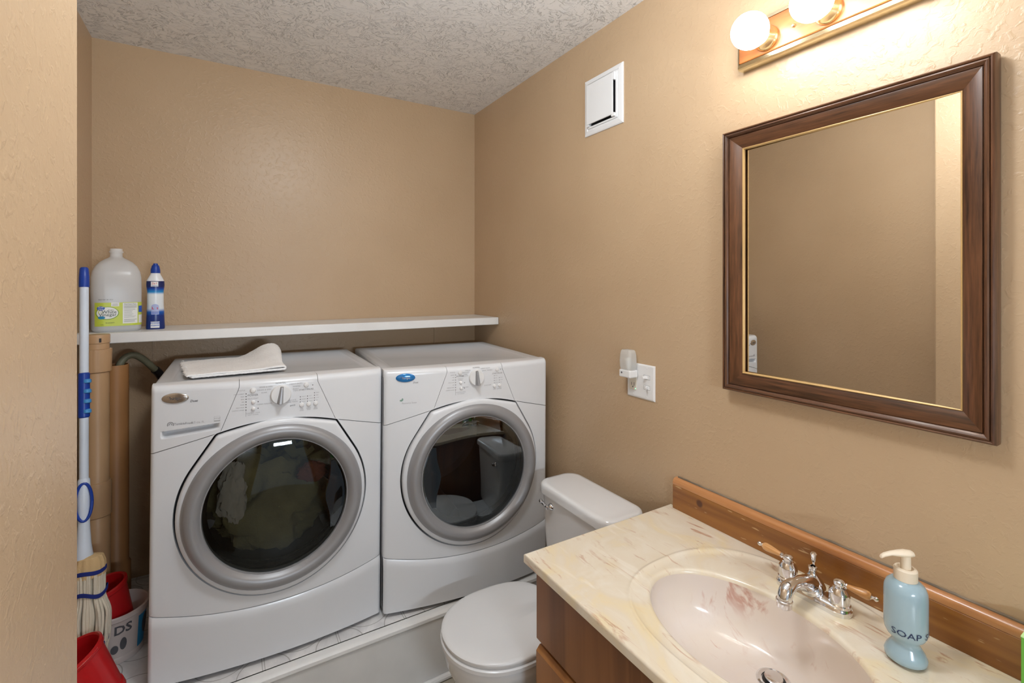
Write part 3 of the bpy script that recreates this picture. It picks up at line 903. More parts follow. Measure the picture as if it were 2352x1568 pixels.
c1, c2 = cw(.0007), cw(.0012)
b = MB(); flat_rect(b, c1, -.015, .008, .166, .185, 6, 3); flat_rect(b, c1, -.016, .012, .006, .030, 6, 3); b.build('stickers', 'paper', cb, smooth=0, fix=False)
b = MB(); flat_rect(b, c1, -.014, .010, .058, .085, 6, 3); flat_ellipse(b, c1, -.002, .088, .012, .010); b.build('front_label', 'lilac_print', cb, smooth=0, fix=False)
b = MB(); put_text(b, '2x1', .012, c2, -.0035, .178); put_text(b, 'L', .013, c2, -.009, .082, bold=.0004); put_text(b, 'S', .010, c2, .005, .081, bold=.0003); b.build('red_lettering', 'red_print', cb, smooth=0, fix=False)
b = MB(); put_text(b, 'POWER', .0085, c2, -.002, .024, bold=.0002); put_text(b, 'CLEANS', .0072, c2, -.002, .015, bold=.0002)
flat_rect(b, c2, -.013, .006, .168, .1695, 3, 1); flat_rect(b, c2, -.013, .009, .061, .063, 3, 1); flat_rect(b, c2, -.013, .009, .066, .068, 3, 1); b.build('blue_lettering', 'logo_blue', cb, smooth=0, fix=False)

# ------------------------------------------------------------------ pipes and hose
PT = PZ + .0005
pp = thing('drain_pipe', 'front tan painted drain pipe with a ribbed coupling, left of the washer', 'pipe', (-1.620, -.36, PT))
h = lambda r: Z(r * 1.07) - PT
b = MB(); b.lathe([(.0355, 0), (.0355, h(-.745)), (.0325, h(-.74)), (.0325, h(-.19))], 32, caps=(True, False)); b.build('pipe', 'pvc', pp)
b = MB(); b.lathe([(.033, h(-.742)), (.0390, h(-.738)), (.0390, h(-.64)), (.0370, h(-.632)), (.033, h(-.63))], 32); b.build('coupling', 'pvc', pp)
rows = []
for zz, rr in ((h(-.282), .033), (h(-.279), .0380), (h(-.215), .039), (h(-.208), .039), (h(-.207), .033)):
    rows.append([((rr + (.0012 if (k % 3 == 0 and h(-.25) < zz) else 0)) * cos(2 * pi * k / 60), (rr + (.0012 if (k % 3 == 0 and h(-.25) < zz) else 0)) * sin(2 * pi * k / 60), zz) for k in range(60)])
b = MB(); b.grid(rows, True); b.build('slip_nut', 'pvc', pp)
b = MB(); b.lathe([(.0305, h(-.21)), (.0305, h(-.192)), (.0345, h(-.188)), (.0345, h(-.164)), (.033, h(-.1615)), (0, h(-.161))], 32); b.build('cap', 'pvc', pp)
b = MB(); a0 = radians(-68)
rows = [[(.0351 * cos(a0 + u), .0351 * sin(a0 + u), h(z)) for u in (-.09, 0, .09)] for z in (-.185, -.172)]
b.grid(rows); b.build('vent_slot', 'black', pp, smooth=0, fix=False)
p2 = thing('standpipe', 'brown standpipe behind the ribbed pipe, open at the top with a hose in it', 'pipe', (-1.595, -.19, PT))
h = lambda r: Z(r * 1.05) - PT
b = MB(); b.lathe([(.044, 0), (.044, h(-1.0)), (.038, h(-.99)), (.038, h(-.288)), (.0345, h(-.288)), (.0345, h(-.42))], 32, caps=(True, False)); b.build('pipe', 'pvc_brown', p2)
path = [(-1.590, -.19, Z(-.42)), (-1.590, -.19, Z(-.34)), (-1.583, -.187, Z(-.300)), (-1.566, -.181, Z(-.277)), (-1.542, -.171, Z(-.274)), (-1.515, -.155, Z(-.297)), (-1.492, -.135, Z(-.330)), (-1.470, -.110, Z(-.366)), (-1.450, -.085, Z(-.43)), (-1.445, -.07, Z(-.58))]
def smooth_path(P, n=6):
    out = []
    P = [Vector(p) for p in P]; Q = [P[0]] + P + [P[-1]]
    for i in range(len(P) - 1):
        a, b_, c, d = Q[i], Q[i + 1], Q[i + 2], Q[i + 3]
        for k in range(n):
            t = k / n
            out.append(.5 * ((2 * b_) + (c - a) * t + (2 * a - 5 * b_ + 4 * c - d) * t * t + (3 * b_ - 3 * c + d - a) * t ** 3))
    return out + [P[-1]]
hz = thing('drain_hose', 'grey green washer drain hose arching from the standpipe to the washer', 'hose', (-1.590, -.19, Z(-.42)))
b = MB(); off = Vector((-1.590, -.19, Z(-.42)))
sp_ = [p - off for p in smooth_path(path)]
b.tube(sp_[:40], .0125, 14); b.build('hose', 'hose', hz)
b = MB(); b.tube(sp_[38:], .0155, 14); b.build('hose_cuff', 'black', hz)

# ------------------------------------------------------------------ mop
mp = thing('string_mop', 'white and blue string mop standing beside the near wall', 'mop', (-1.609, -.603, Z(-1.06)), (radians(-8.1), radians(-1.5), 0))
m = lambda r: r * 1.160 * (1 + .05 * r / .76) + 1.06
b = MB(); b.lathe([(.0118, m(-.70)), (.0118, m(.008))], 20); b.build('handle', 'mop_white', mp)
b = MB(); b.lathe([(.0128, m(.0)), (.0135, m(.003)), (.0132, m(.03)), (.0115, m(.052)), (.009, m(.056)), (0, m(.0565))], 20); b.build('end_cap', 'blue', mp)
b = MB(); b.lathe([(.012, m(-.366)), (.0145, m(-.363)), (.0145, m(-.243)), (.012, m(-.24))], 20); gr = b.build('grip', 'blue', mp)
for k in range(4):
    b = MB(); b.lathe([(0, .0), (.008, .001), (.011, .003), (.011, .012), (.008, .014), (0, .015)], 12, (.0085, -.006, m(-.355 + .028 * k)))
    b.build('grip_pad', 'blue_light', gr)
b = MB(); b.lathe([(.013, m(-.78)), (.02, m(-.772)), (.023, m(-.755)), (.018, m(-.72)), (.0145, m(-.66)), (.0165, m(-.60)), (.0150, m(-.54)), (.012, m(-.535))], 24); b.build('socket', 'mop_white', mp)
b = MB(); b.tube([(.002 + .019 * cos(2 * pi * k / 28), -.013 + .004 * cos(2 * pi * k / 28), m(-.60) + .056 * sin(2 * pi * k / 28)) for k in range(29)], .0042, 10, False); b.build('hang_loop', 'blue', mp)
b = MB()
rows = []
for zz, rx, ry in ((m(-.752), .020, .018), (m(-.757), .034, .028), (m(-.775), .040, .030), (m(-.80), .041, .031), (m(-.812), .040, .030)):
    rows.append([(.012 + rx * cos(a) * (1 + .03 * sin(14 * a)), ry * sin(a) * (1 + .03 * sin(14 * a)), zz) for a in [2 * pi * k / 84 for k in range(84)]])
b.loft(rows, (True, False)); b.build('headband', 'yarn_tan', mp)
b = MB()
for k in range(58):
    a = 2 * pi * k / 58 * 2.0 + random.uniform(-.1, .1); f = 1.0 if k < 29 else .62
    sx, sy = .036 * f, .027 * f
    spread = random.uniform(.7, 1.15)
    P = []
    for q in range(9):
        t = q / 8; zz = lerp(m(-.80), m(-1.117) + .012 * random.random(), t)
        w = 1 + .42 * sin(pi * min(1, t * 1.15)) * spread - .12 * t
        if t < .28: w = 1 + .05 * t
        P.append((.012 + sx * w * cos(a) + .004 * mnoise.noise(Vector((k, t * 4, 0))), sy * w * sin(a) + .004 * mnoise.noise(Vector((k, t * 4, 7))), zz))
    b.tube(smooth_path(P, 3), .0042, 7)
o = b.build('mop_strings', 'yarn', mp); o['kind'] = 'stuff'
for z0, rx, ry, wv in ((-.797, .0425, .033, .003), (-.858, .0455, .036, .008), (-1.0, .047, .038, .006)):
    rows = []
    for dz, k in ((-.006, .96), (-.005, 1), (.005, 1), (.006, .96)):
        rows.append([(.012 + rx * k * cos(a), ry * k * sin(a), m(z0) + dz + wv * sin(3 * a + 1)) for a in [2 * pi * i / 48 for i in range(48)]])
    b = MB(); b.grid(rows, True); b.build('stitched_band', 'yarn_blue', mp)

# ------------------------------------------------------------------ buckets
def bucket(name, label, loc, rot, r0, r1, hh, mat, cat='bucket', th=.003):
    t = thing(name, label, cat, loc, rot, 'red plastic buckets' if mat == 'red' else None)
    b = MB(); b.lathe([(0, .004), (r0 - th, .004), (r1 - th, hh - .004), (r1 + .001, hh), (r1 + .006, hh - .003), (r1 + .006, hh - .014), (r1 + .001, hh - .018), (lerp(r0, r1, .12) + .002, hh * .12), (r0 + .006, hh * .10), (r0 + .006, 0), (0, 0)], 56)
    b.build('body', mat, t, smooth=40)
    return t
rb = bucket('red_bucket', 'front red plastic bucket under the mop strings, at the near wall', (-1.560, -.752, PZ + .034), (0, radians(-23), 0), .072, .082, .165, 'red')
b = MB(); b.tube([(.05 + .0 * k, -.098 - .006, .205) if False else (.087 * cos(a), .089 * sin(a), .158) for a in [radians(200 + 140 * k / 20) for k in range(21)] for k in (0,)], .003, 8); b.build('bail', 'red', rb)
wp = bucket('white_pail', 'white pail with dark lettering and a blue patch, holding a red bucket', (-1.552, -.475, PZ + .001), (0, 0, 0), .066, .082, .155, 'pail', 'pail')
def pw(off, r0=.067, r1=.083, hh=.155, a0=radians(-62)):
    def f(s, z):
        r = lerp(r0, r1, z / hh) + off; a = a0 + s / r; return (r * cos(a), r * sin(a), z)
    return f
b = MB(); put_text(b, 'DS', .040, pw(.0025), -.010, .110, bold=.001)
flat_ellipse(b, pw(.0025), -.008, .062, .009, .020, 16); flat_ellipse(b, pw(.0025), -.030, .050, .010, .014, 16); b.build('lettering', 'mark_dark', wp, smooth=0, fix=False)
b = MB(); flat_rect(b, pw(.0022), .035, .075, .02, .125, 10, 4); b.build('blue_patch', 'logo_cyan', wp, smooth=0, fix=False)
b = MB(); flat_ellipse(b, pw(.0028), .067, .085, .016, .035, 18); b.build('dark_patch', 'mark_dark', wp, smooth=0, fix=False)
bucket('red_bucket', 'rear red plastic bucket leaning inside the white pail beside the pipes', (-1.542, -.472, PZ + .024), (radians(3), radians(-13), 0), .048, .062, .215, 'red')

# ------------------------------------------------------------------ wall things: vent, switch plate, night light
vt = thing('exhaust_vent', 'white square exhaust vent high on the right wall', 'vent', (0, -1.107, Z(.6985)))
def wallbox(b, y0, y1, z0, z1, h0, h1): return b.box(-h1, -h0, y0, y1, z0, z1)
b = MB(); S = .1075
prof = [(0, .0), (0, .004), (.004, .0065), (.018, .009), (.020, .0065), (.026, .0065), (.028, .0045)]
rows = []
for u, hh in prof: rows.append([(-hh, (S - u) * sy, (S - u + .003) * sz) for sy, sz in ((1, 1), (-1, 1), (-1, -1), (1, -1))])
b.loft(rows, (False, False)); b.build('frame', 'vent_plastic', vt, smooth=0)
b = MB(); wallbox(b, -.082, .082, -.085, .085, .0005, .003); b.build('dark_opening', 'black', vt, smooth=0)
b = MB(); wallbox(b, -.068, .081, -.072, .083, .014, .020); wallbox(b, -.052, .072, -.05, .078, .003, .0145); b.build('cover', 'vent_plastic', vt, smooth=0, bevel=.0025)
for q in ((-.082, -.0745, -.085, .085, .003, .011), (-.0745, .082, -.0855, -.079, .003, .011)):
    b = MB(); wallbox(b, *q); b.build('inner_lip', 'vent_plastic', vt, smooth=0, bevel=.001)
for q in ((-.0745, -.068, .055, .085, .003, .019), (-.0745, -.060, -.079, -.066, .003, .019), (.070, .082, -.079, -.066, .003, .018)):
    b = MB(); wallbox(b, *q); b.build('bracket', 'vent_plastic', vt, smooth=0)

sw = thing('switch_plate', 'white wall plate with an outlet and two toggles above the toilet', 'switch', (0, -1.2997, Z(-.338)))
b = MB(); rows = []
for u, hh in ((0, 0), (0, .003), (.004, .006), (.008, .0065)):
    rows.append([(-hh, (.0635 - u) * sy, (.060 - u) * sz) for sy, sz in ((1, 1), (-1, 1), (-1, -1), (1, -1))])
b.loft(rows); b.build('plate', 'plastic', sw, smooth=0)
b = MB(); wallbox(b, .016, .049, -.034, .034, .006, .0085); out = b.build('outlet', 'ivory', sw, smooth=0, bevel=.0015)
for y, z, w, hh in ((.0385, -.014, .001, .005), (.0265, -.014, .001, .006), (.0325, -.024, .0022, .0022)): b = MB(); wallbox(b, y - w, y + w, z - hh, z + hh, .0084, .0088); b.build('outlet_slot', 'mark_dark', out, smooth=0)
b = MB(); wallbox(b, .0185, .0215, -.0305, -.0275, .0084, .0089); b.build('indicator', 'led', out, smooth=0)
for zz, dz, yy in ((.018, .002, 1), (-.017, -.003, -1)):
    b = MB(); wallbox(b, -.044, -.018, zz - .0065, zz + .0065, .006, .0075)
    tg = b.build('toggle_switch', 'plastic', sw, smooth=0, bevel=.001)
    b = MB(); wallbox(b, -.0453, -.0167, zz - .0078, zz + .0078, .0062, .0067); b.build('switch_gap', 'mark_light', tg, smooth=0)
    b = MB(); a = [(-.0075, -.031 + s * .0045, zz + t * .005) for s, t in ((-1, -1), (1, -1), (1, 1), (-1, 1))]
    c_ = [(-.020, -.031 + yy * .008 + s * .003, zz + t * .0035) for s, t in ((-1, -1), (1, -1), (1, 1), (-1, 1))]
    b.loft([a, c_]); b.build('lever', 'plastic', tg, smooth=0, bevel=.0008)
for y in (-.031, .0325):
    for z in (-.049, .049): b = MB(); b.lathe([(.0026, -.0062), (.0026, -.0068), (.001, -.0072), (0, -.0073)], 12, (0, y, z), 'x'); b.build('screw', 'plastic', sw)
nl = thing('night_light', 'clear plug-in night light in the outlet of the switch plate', 'night light', (-.009, -1.266, Z(-.318)))
b = MB(); b.box(-.040, 0, -.026, .026, -.008, .018); b.build('plug_body', 'plastic', nl, smooth=0, bevel=.004)
b = MB(); b.lathe([(.0035, -.0405), (.0035, -.041), (0, -.042)], 12, (0, .012, .008), 'x'); b.build('sensor', 'mark_dark', nl)
b = MB(); rows = []
for z, k in ((.0185, .86), (.030, .98), (.05, 1.0), (.07, .95), (.083, .84), (.087, .72)):
    o_ = rr_outline(.019 * k, .028 * k, .010 * k, 5); rows.append([(x - .021, y, z) for x, y in o_])
b.loft(rows, (False, True)); b.build('shade', 'nightlight', nl, smooth=50)
b = MB(); b.lathe([(.006, .019), (.006, .03), (.009, .042), (.008, .056), (0, .062)], 16, (-.021, 0, 0)); b.build('lamp', 'paper', nl)

# ------------------------------------------------------------------ framed mirror
MY0, MY1, MZ0, MZ1 = -1.6393, -2.2031, Z(-.298), Z(.427)
mc = ((MY0 + MY1) / 2, (MZ0 + MZ1) / 2)
mr = thing('framed_mirror', 'rectangular mirror in a dark walnut moulded frame with gilt lip', 'mirror', (0, mc[0], mc[1]))
hy, hz_ = abs(MY1 - MY0) / 2, (MZ1 - MZ0) / 2
FP = [(.001, .001), (0, .008), (0, .028), (.0015, .033), (.004, .0355), (.0065, .0345), (.007, .0315), (.0085, .0310), (.0088, .034), (.0115, .0350), (.0145, .0335), (.0172, .0295), (.0176, .0255), (.0190, .0255), (.0194, .0285), (.0215, .0285), (.0515, .0150), (.0515, .004)]
def rail(prof, side):
    rows = []
    for u, hh in prof:
        a, c = hy - u, hz_ - u
        P = {'top': ((a, c), (-a, c)), 'bottom': ((a, -c), (-a, -c)), 'left': ((a, -c), (a, c)), 'right': ((-a, -c), (-a, c))}[side]
        rows.append([(-hh - .0005, lerp(P[0][0], P[1][0], k / 1), lerp(P[0][1], P[1][1], k)) for k in (0, 1)])
    b = MB(); b.grid(rows); return b
for side in ('top', 'bottom', 'left', 'right'):
    rail(FP, side).build('frame_rail', 'frame_y' if side in ('top', 'bottom') else 'frame_z', mr, smooth=28)
GP = [(.0513, .0145), (.0515, .0170), (.0530, .0175), (.0550, .0160), (.0560, .0120), (.0560, .0105)]
b = MB()
for side in ('top', 'bottom', 'left', 'right'):
    r_ = rail(GP, side); b.add(r_.v, r_.f)
o = b.build('gilt_lip', 'gold', mr, smooth=28); o['label'] = 'thin gold inner lip'
b = MB(); b.box(-.0016, .0016, -hy + .052, hy - .052, -hz_ + .052, hz_ - .052); o = b.build('mirror_glass', 'mirror', mr, smooth=0)
o.location = (-.0098, 0, 0); o.rotation_euler = (0, 0, radians(-1.5))
b = MB(); b.box(-.0030, -.001, -hy + .02, hy - .02, -hz_ + .02, hz_ - .02); b.build('backing', 'black', mr, smooth=0)

# ------------------------------------------------------------------ vanity light bar
LY0, LY1, LZ0, LZ1 = -1.684, -2.155, Z(.589), Z(.705)
lc = ((LY0 + LY1) / 2, (LZ0 + LZ1) / 2); ly, lz = abs(LY1 - LY0) / 2, (LZ1 - LZ0) / 2
lb = thing('vanity_light_bar', 'oak and brass light bar with globe bulbs above the mirror', 'light', (0, lc[0], lc[1]))
b = MB(); rows = []
for u, hh in ((0, .0005), (0, .024), (.003, .030), (.012, .032), (.013, .028)):
    rows.append([(-hh, (ly - u * .5) * sy, (lz - u) * sz) for sy, sz in ((1, 1), (-1, 1), (-1, -1), (1, -1))])
b.loft(rows, (True, False)); b.build('brass_tray', 'brass', lb, smooth=20)
b = MB(); b.box(-.034, -.027, -ly + .0065, ly - .0065, -lz + .0135, lz - .0135); b.build('oak_panel', 'oak', lb, smooth=0, bevel=.003)
for y in (.085 - .005, -.085):
    b = MB(); b.lathe([(.0035, -.034), (.0045, -.037), (.003, -.040), (0, -.041)], 14, (0, y, -.006), 'x'); b.build('cap_nut', 'brass', lb)
for k in range(3):
    y = -1.772 - .1485 * k - lc[0]; z = Z(.638) - lc[1]
    b = MB(); b.lathe([(.030, -.034), (.031, -.040), (.0285, -.048), (.0245, -.056), (.023, -.064), (.020, -.064), (.0195, -.04)], 32, (0, y, z), 'x'); so = b.build('socket', 'brass', lb)
    b = MB(); R = .0445; prof = [(.019, -.0625)]
    for i in range(1, 15):
        a = radians(25 + 155 * i / 14); prof.append((max(.0005, R * sin(a)), -.110 + R * cos(a)))
    b.lathe(prof, 32, (0, y, z), 'x', caps=(True, False)); b.build('globe_bulb', 'bulb', lb)

# ------------------------------------------------------------------ vanity
CT = Z(-.713); CX = -.567; CY0, CY1 = -1.428, -2.372
vc = thing('vanity_cabinet', 'brown maple vanity cabinet under the marble top', 'cabinet', (0, 0, 0))
b = MB(); b.box(-.522, -.001, CY0 - .040, CY0 - .022, .09, CT - .0235); b.box(-.522, -.001, CY1 + .02, CY1 + .038, .09, CT - .0235); b.box(-.522, -.507, CY1 + .038, CY0 - .040, .09, CT - .0235); b.box(-.507, -.001, CY1 + .038, CY0 - .040, .09, .108); b.box(-.46, -.001, CY1 + .03, CY0 - .03, 0, .09); b.build('carcass', 'vanity', vc, smooth=0)
D0, D1 = Z(-.757) , Z(-.930)
b = MB(); b.box(-.543, -.523, CY1 + .022, CY0 - .024, D1, CT - .031); b.build('drawer_front', 'vanity', vc, smooth=0, bevel=.002)
dz1 = Z(-.950)
for y0, y1 in ((CY0 - .024, -1.8985), (-1.9015, CY1 + .022)):
    b = MB(); rows = []
    for x, z in ((-.523, dz1), (-.532, dz1), (-.543, dz1 - .012), (-.543, .12), (-.523, .12)):
        rows.append([(x, y0, z), (x, y1, z)])
    b.grid(rows); b.cap([r[0] for r in rows]); b.cap([r[1] for r in rows]); b.build('cabinet_door', 'vanity_door', vc, smooth=0)

vtp = thing('marble_countertop', 'cream cultured marble vanity top with a moulded oval basin', 'countertop', (0, 0, 0))
SCX, SCY, SA, SB = -.315, -1.90, .152, .225          # basin opening
RCX, RCY, RA, RB = -.270, -1.90, .240, .265          # embossed ring
def supr(a, A, B, n):
    return 1 / ((abs(cos(a)) / A) ** n + (abs(sin(a)) / B) ** n) ** (1 / n)
def ringdist(x, y):
    dx, dy = x - RCX, y - RCY; a = atan2(dy, dx); return hypot(dx, dy) - supr(a, RA, RB, 2.5)
def rect_r(a):
    dx, dy = cos(a), sin(a); ts = []
    for lim, o_, d in ((CX, SCX, dx), (-.001, SCX, dx), (CY1, SCY, dy), (CY0, SCY, dy)):
        if abs(d) > 1e-9:
            t = (lim - o_) / d
            if t > 0: ts.append(t)
    return min(ts)
angs = sorted([2 * pi * i / 260 for i in range(260)] + [atan2(y - SCY, x - SCX) % (2 * pi) for x in (CX, -.001) for y in (CY0, CY1)])
rows = []
NR = 90
for k in range(NR + 1):
    row = []
    for a in angs:
        ro, ri = rect_r(a) - .006, supr(a, SA, SB, 2.0) + .010
        r = lerp(ri, ro, k / NR); x, y = SCX + r * cos(a), SCY + r * sin(a)
        d = ringdist(x, y)
        z = CT + .0022 * math.exp(-(d / .0045) ** 2) - .0030 * sstep(.0, -.020, d)
        row.append((x, y, z))
    rows.append(row)
inn = []
for q in (0, .25, .5, .75, 1):                         # rounded lip into the basin
    row = []
    for a, p in zip(angs, rows[0]):
        r = supr(a, SA, SB, 2.0) + .010 - .010 * sin(q * pi / 2); 
        row.append((SCX + r * cos(a), SCY + r * sin(a), p[2] - .010 * (1 - cos(q * pi / 2))))
    inn.append(row)
rim_row = inn[-1]
edge = []
for q in (.25, .5, .75, 1):
    row = []
    for a, p in zip(angs, rows[-1]):
        r = rect_r(a) - .006 + .006 * sin(q * pi / 2)
        row.append((SCX + r * cos(a), SCY + r * sin(a), CT - .006 * (1 - cos(q * pi / 2))))
    edge.append(row)
edge.append([(p[0], p[1], CT - .0225) for p in edge[-1]])
b = MB(); b.grid(inn[::-1] + rows + edge, True); b.build('counter_slab', 'marble', vtp, smooth=50)
DRX, DRY, DD = -.232, -1.905, .130
rows = [[(x, y, z) for x, y, z in rim_row]]
for k in range(1, 25):
    t = k / 24
    s = cos(t * pi / 2 * .93) ** .75; dep = DD * (sin(t * pi / 2) ** .85)
    row = []
    for a, p in zip(angs, rim_row):
        cx, cy = lerp(SCX, DRX, t ** 1.3), lerp(SCY, DRY, t ** 1.3)
        rr = hypot(p[0] - SCX, p[1] - SCY) * s
        row.append((cx + rr * cos(a), cy + rr * sin(a), p[2] - dep))
    rows.append(row)
b = MB(); b.loft(rows, (False, True)); b.build('basin', 'basin', vtp, smooth=60)
dzv = CT - .013 - DD
b = MB(); b.lathe([(.034, dzv - .002), (.034, dzv + .004), (.030, dzv + .006), (.024, dzv + .004), (.022, dzv - .004)], 36, (DRX, DRY, 0)); dr = b.build('drain_flange', 'chrome', vtp)
b = MB(); b.lathe([(.0215, dzv + .001), (.0225, dzv + .0012)], 24, (DRX, DRY, 0), caps=(True, True)); b.build('drain_gap', 'black', dr)
b = MB(); b.lathe([(.017, dzv + .003), (.0185, dzv + .010), (.0175, dzv + .0125), (.013, dzv + .0135), (0, dzv + .014)], 28, (DRX, DRY, 0)); b.build('stopper', 'chrome', dr)

bs = thing('backsplash_board', 'varnished pine backsplash board behind the marble top', 'backsplash', (0, 0, 0))
rows = []
for x, z in ((-.001, Z(-.7125)), (-.020, Z(-.7125)), (-.020, Z(-.6395)), (-.0185, Z(-.6385)), (-.0185, Z(-.6375)), (-.001, Z(-.6375))):
    rows.append([(x, -1.453, z), (x, CY1 - .02, z)])
b = MB(); b.grid(rows); b.cap([r[0] for r in rows]); b.cap([r[1] for r in rows]); b.build('board', 'pine', bs, smooth=0)
pts = [(-.001, -.6375), (-.0195, -.6375), (-.0205, -.634), (-.020, -.627), (-.017, -.6215), (-.0125, -.6185), (-.007, -.6175), (-.001, -.6175)]
rows = [[(x, y, Z(z)) for x, z in pts] for y in (-1.453, CY1 - .02)]
b = MB(); b.loft(rows); o = b.build('rounded_edge', 'pine_edge', bs, smooth=50); o['label'] = 'lighter rounded top edge'
b = MB(); P = [(-.0015 - .0015 * abs(mnoise.noise(Vector((0, y * 30, 0)))), y, Z(-.6165) + .0015 * mnoise.noise(Vector((5, y * 40, 0)))) for y in [lerp(-1.46, CY1 - .01, k / 90) for k in range(91)]]
b.tube(P, .0032, 6); o = b.build('caulk_bead', 'caulk', bs); o['label'] = 'dirty grey caulk line'

# faucet
fa = thing('faucet', 'chrome centreset faucet with oak lever handles on the basin rim', 'faucet', (-.093, -1.914, CT - .0028))
b = MB(); rows = []
for z, k in ((0, 1), (.009, 1), (.010, .96), (.013, .93), (.0185, .78), (.021, .55), (.0215, .3)):
    row = []
    for i in range(56):
        a = 2 * pi * i / 56; r = .0265 * k
        cy = .053 if sin(a) >= 0 else -.053
        row.append((r * cos(a), cy + r * sin(a), z))
    rows.append(row)
b.loft(rows); b.build('base_plate', 'chrome', fa, smooth=40)
b = MB(); b.lathe([(.026, .014), (.027, .022), (.026, .030), (.021, .040), (.014, .049), (.0085, .056), (.0075, .064), (.009, .066), (.009, .071), (.006, .072)], 32, (0, 0, 0)); b.build('spout_body', 'chrome', fa)
b = MB(); P = smooth_path([(-.004, 0, .032), (-.03, 0, .042), (-.060, 0, .052), (-.086, 0, .056), (-.104, 0, .052), (-.1125, 0, .041), (-.1145, 0, .034)], 5)
b.tube(P, [lerp(.021, .0125, min(1, i / 12)) + .0025 * sstep(12, 22, i) for i in range(len(P))], 20); sp2 = b.build('spout', 'chrome', fa)
b = MB(); b.lathe([(.0135, .036), (.0165, .034), (.0170, .030), (.0150, .027), (.0148, .019), (.0135, .0175), (.0, .018)], 24, (-.1145, 0, 0)); b.build('aerator', 'chrome', sp2)
b = MB(); b.lathe([(.0028, .06), (.0028, .080), (.0045, .082), (.006, .094), (.0068, .0985), (.005, .101), (0, .1015)], 18, (.004, 0, 0)); b.build('lift_rod', 'chrome', fa)
for sg in (1, -1):
    c = (0, sg * .0555, 0)
    b = MB(); b.lathe([(.0215, .014), (.0215, .020), (.0200, .022), (.0200, .042), (.0195, .0445), (.0125, .0535), (.0080, .055), (.0078, .057), (.0105, .059), (.0115, .063), (.0105, .067), (.006, .070), (0, .0705)], 28, c)
    hd = b.build('handle', 'chrome', fa, smooth=30)
    d = Vector((.10 if sg > 0 else .22, sg, -.02 if sg > 0 else -.06)).normalized()
    p0 = Vector(c) + Vector((0, 0, .062))
    ks = 1.0 if sg > 0 else .86
    def along(t): return tuple(p0 + d * t * ks)
    b = MB(); b.tube([along(t) for t in (.006, .012, .014, .017, .018)], [.0045, .0045, .0062, .0062, .004], 14); b.tube([along(t) for t in (.064, .066, .068, .071, .074, .077, .080, .0815)], [.0052, .0058, .0035, .003, .005, .0052, .0035, .0005], 14)
    b.build('lever_end', 'chrome', hd)
    b = MB(); b.tube([along(t) for t in (.0175, .020, .032, .046, .056, .062, .0655)], [.0048, .0055, .0068, .0088, .0095, .0085, .006], 16); o = b.build('lever_grip', 'grip_wood', hd); o['label'] = 'light oak lever grip'

# soap bottle
sb = thing('soap_dispenser', 'pale blue pump soap bottle on the marble top beside the faucet', 'soap dispenser', (-.134, -2.103, CT + .0003), (0, 0, radians(0)))
sp = [(0, 0), (.028, .0), (.0325, .004), (.0330, .010), (.0300, .018), (.0235, .0285), (.0205, .035), (.0225, .0405), (.0290, .0470), (.0325, .054), (.0338, .064), (.0338, .124), (.0330, .134), (.0295, .1430), (.0235, .149), (.0185, .1515), (.0165, .153)]
b = MB(); b.lathe(sp, 48); b.build('bottle', 'soap_bottle', sb, smooth=50)
b = MB(); b.lathe([(.0165, .1515), (.0185, .152), (.0185, .171), (.0165, .1735), (.0125, .174), (.0105, .1715), (.0085, .171), (.0080, .196), (.0075, .198)], 32); b.build('collar', 'pump', sb)
ca = radians(-0.954 + 180 - 36)
b = MB(); dv = Vector((cos(ca), sin(ca), 0)); sd = Vector((-sin(ca), cos(ca), 0)); rows = []
for t, w, zt, zb in ((-.014, .003, .203, .198), (-.011, .009, .2055, .196), (0, .0108, .2065, .1945), (.012, .0085, .2055, .1945), (.026, .0060, .2030, .1955), (.038, .0050, .1990, .1920), (.043, .0042, .1955, .1890), (.0445, .003, .193, .189)):
    row = []
    for i in range(16):
        a = 2 * pi * i / 16; p = dv * t + sd * (w * cos(a)); zc_ = (zt + zb) / 2
        row.append((p.x, p.y, zc_ + (zt - zb) / 2 * sin(a)))
    rows.append(row)
b.loft(rows); b.build('pump_head', 'pump', sb, smooth=60)
va = radians(-0.954 - 90 - 57.5 - 10)      # the side turned to the room
def sw_(s, z):
    import bisect
    hs = [p[1] for p in sp[1:]]; i = max(1, min(len(hs) - 1, bisect.bisect(hs, z)))
    r = lerp(sp[i][0], sp[i + 1][0], (z - sp[i][1]) / (sp[i + 1][1] - sp[i][1])) + .0010
    a = va + s / .0335
    return (r * cos(a), r * sin(a), z)
b = MB(); put_text(b, 'SOAP', .0165, sw_, .000, .0630, sx=1.15); put_text(b, 'SOAP', .0165, sw_, .054, .0630, sx=1.15)
b.build('lettering', 'navy_print', sb, smooth=0, fix=False)

# green carton at the end of the top
gc = thing('green_carton', 'green carton standing at the right end of the marble top', 'box', (-.075, -2.294, CT + .0003))
b = MB(); b.box(-.045, .045, -.040, .040, 0, .131); b.build('carton', 'green_box', gc, smooth=0, bevel=.001)
b = MB(); b.box(-.0452, .0452, -.0402, .0402, .1312, .1335); b.build('lid_flap', 'green_box_top', gc, smooth=0)

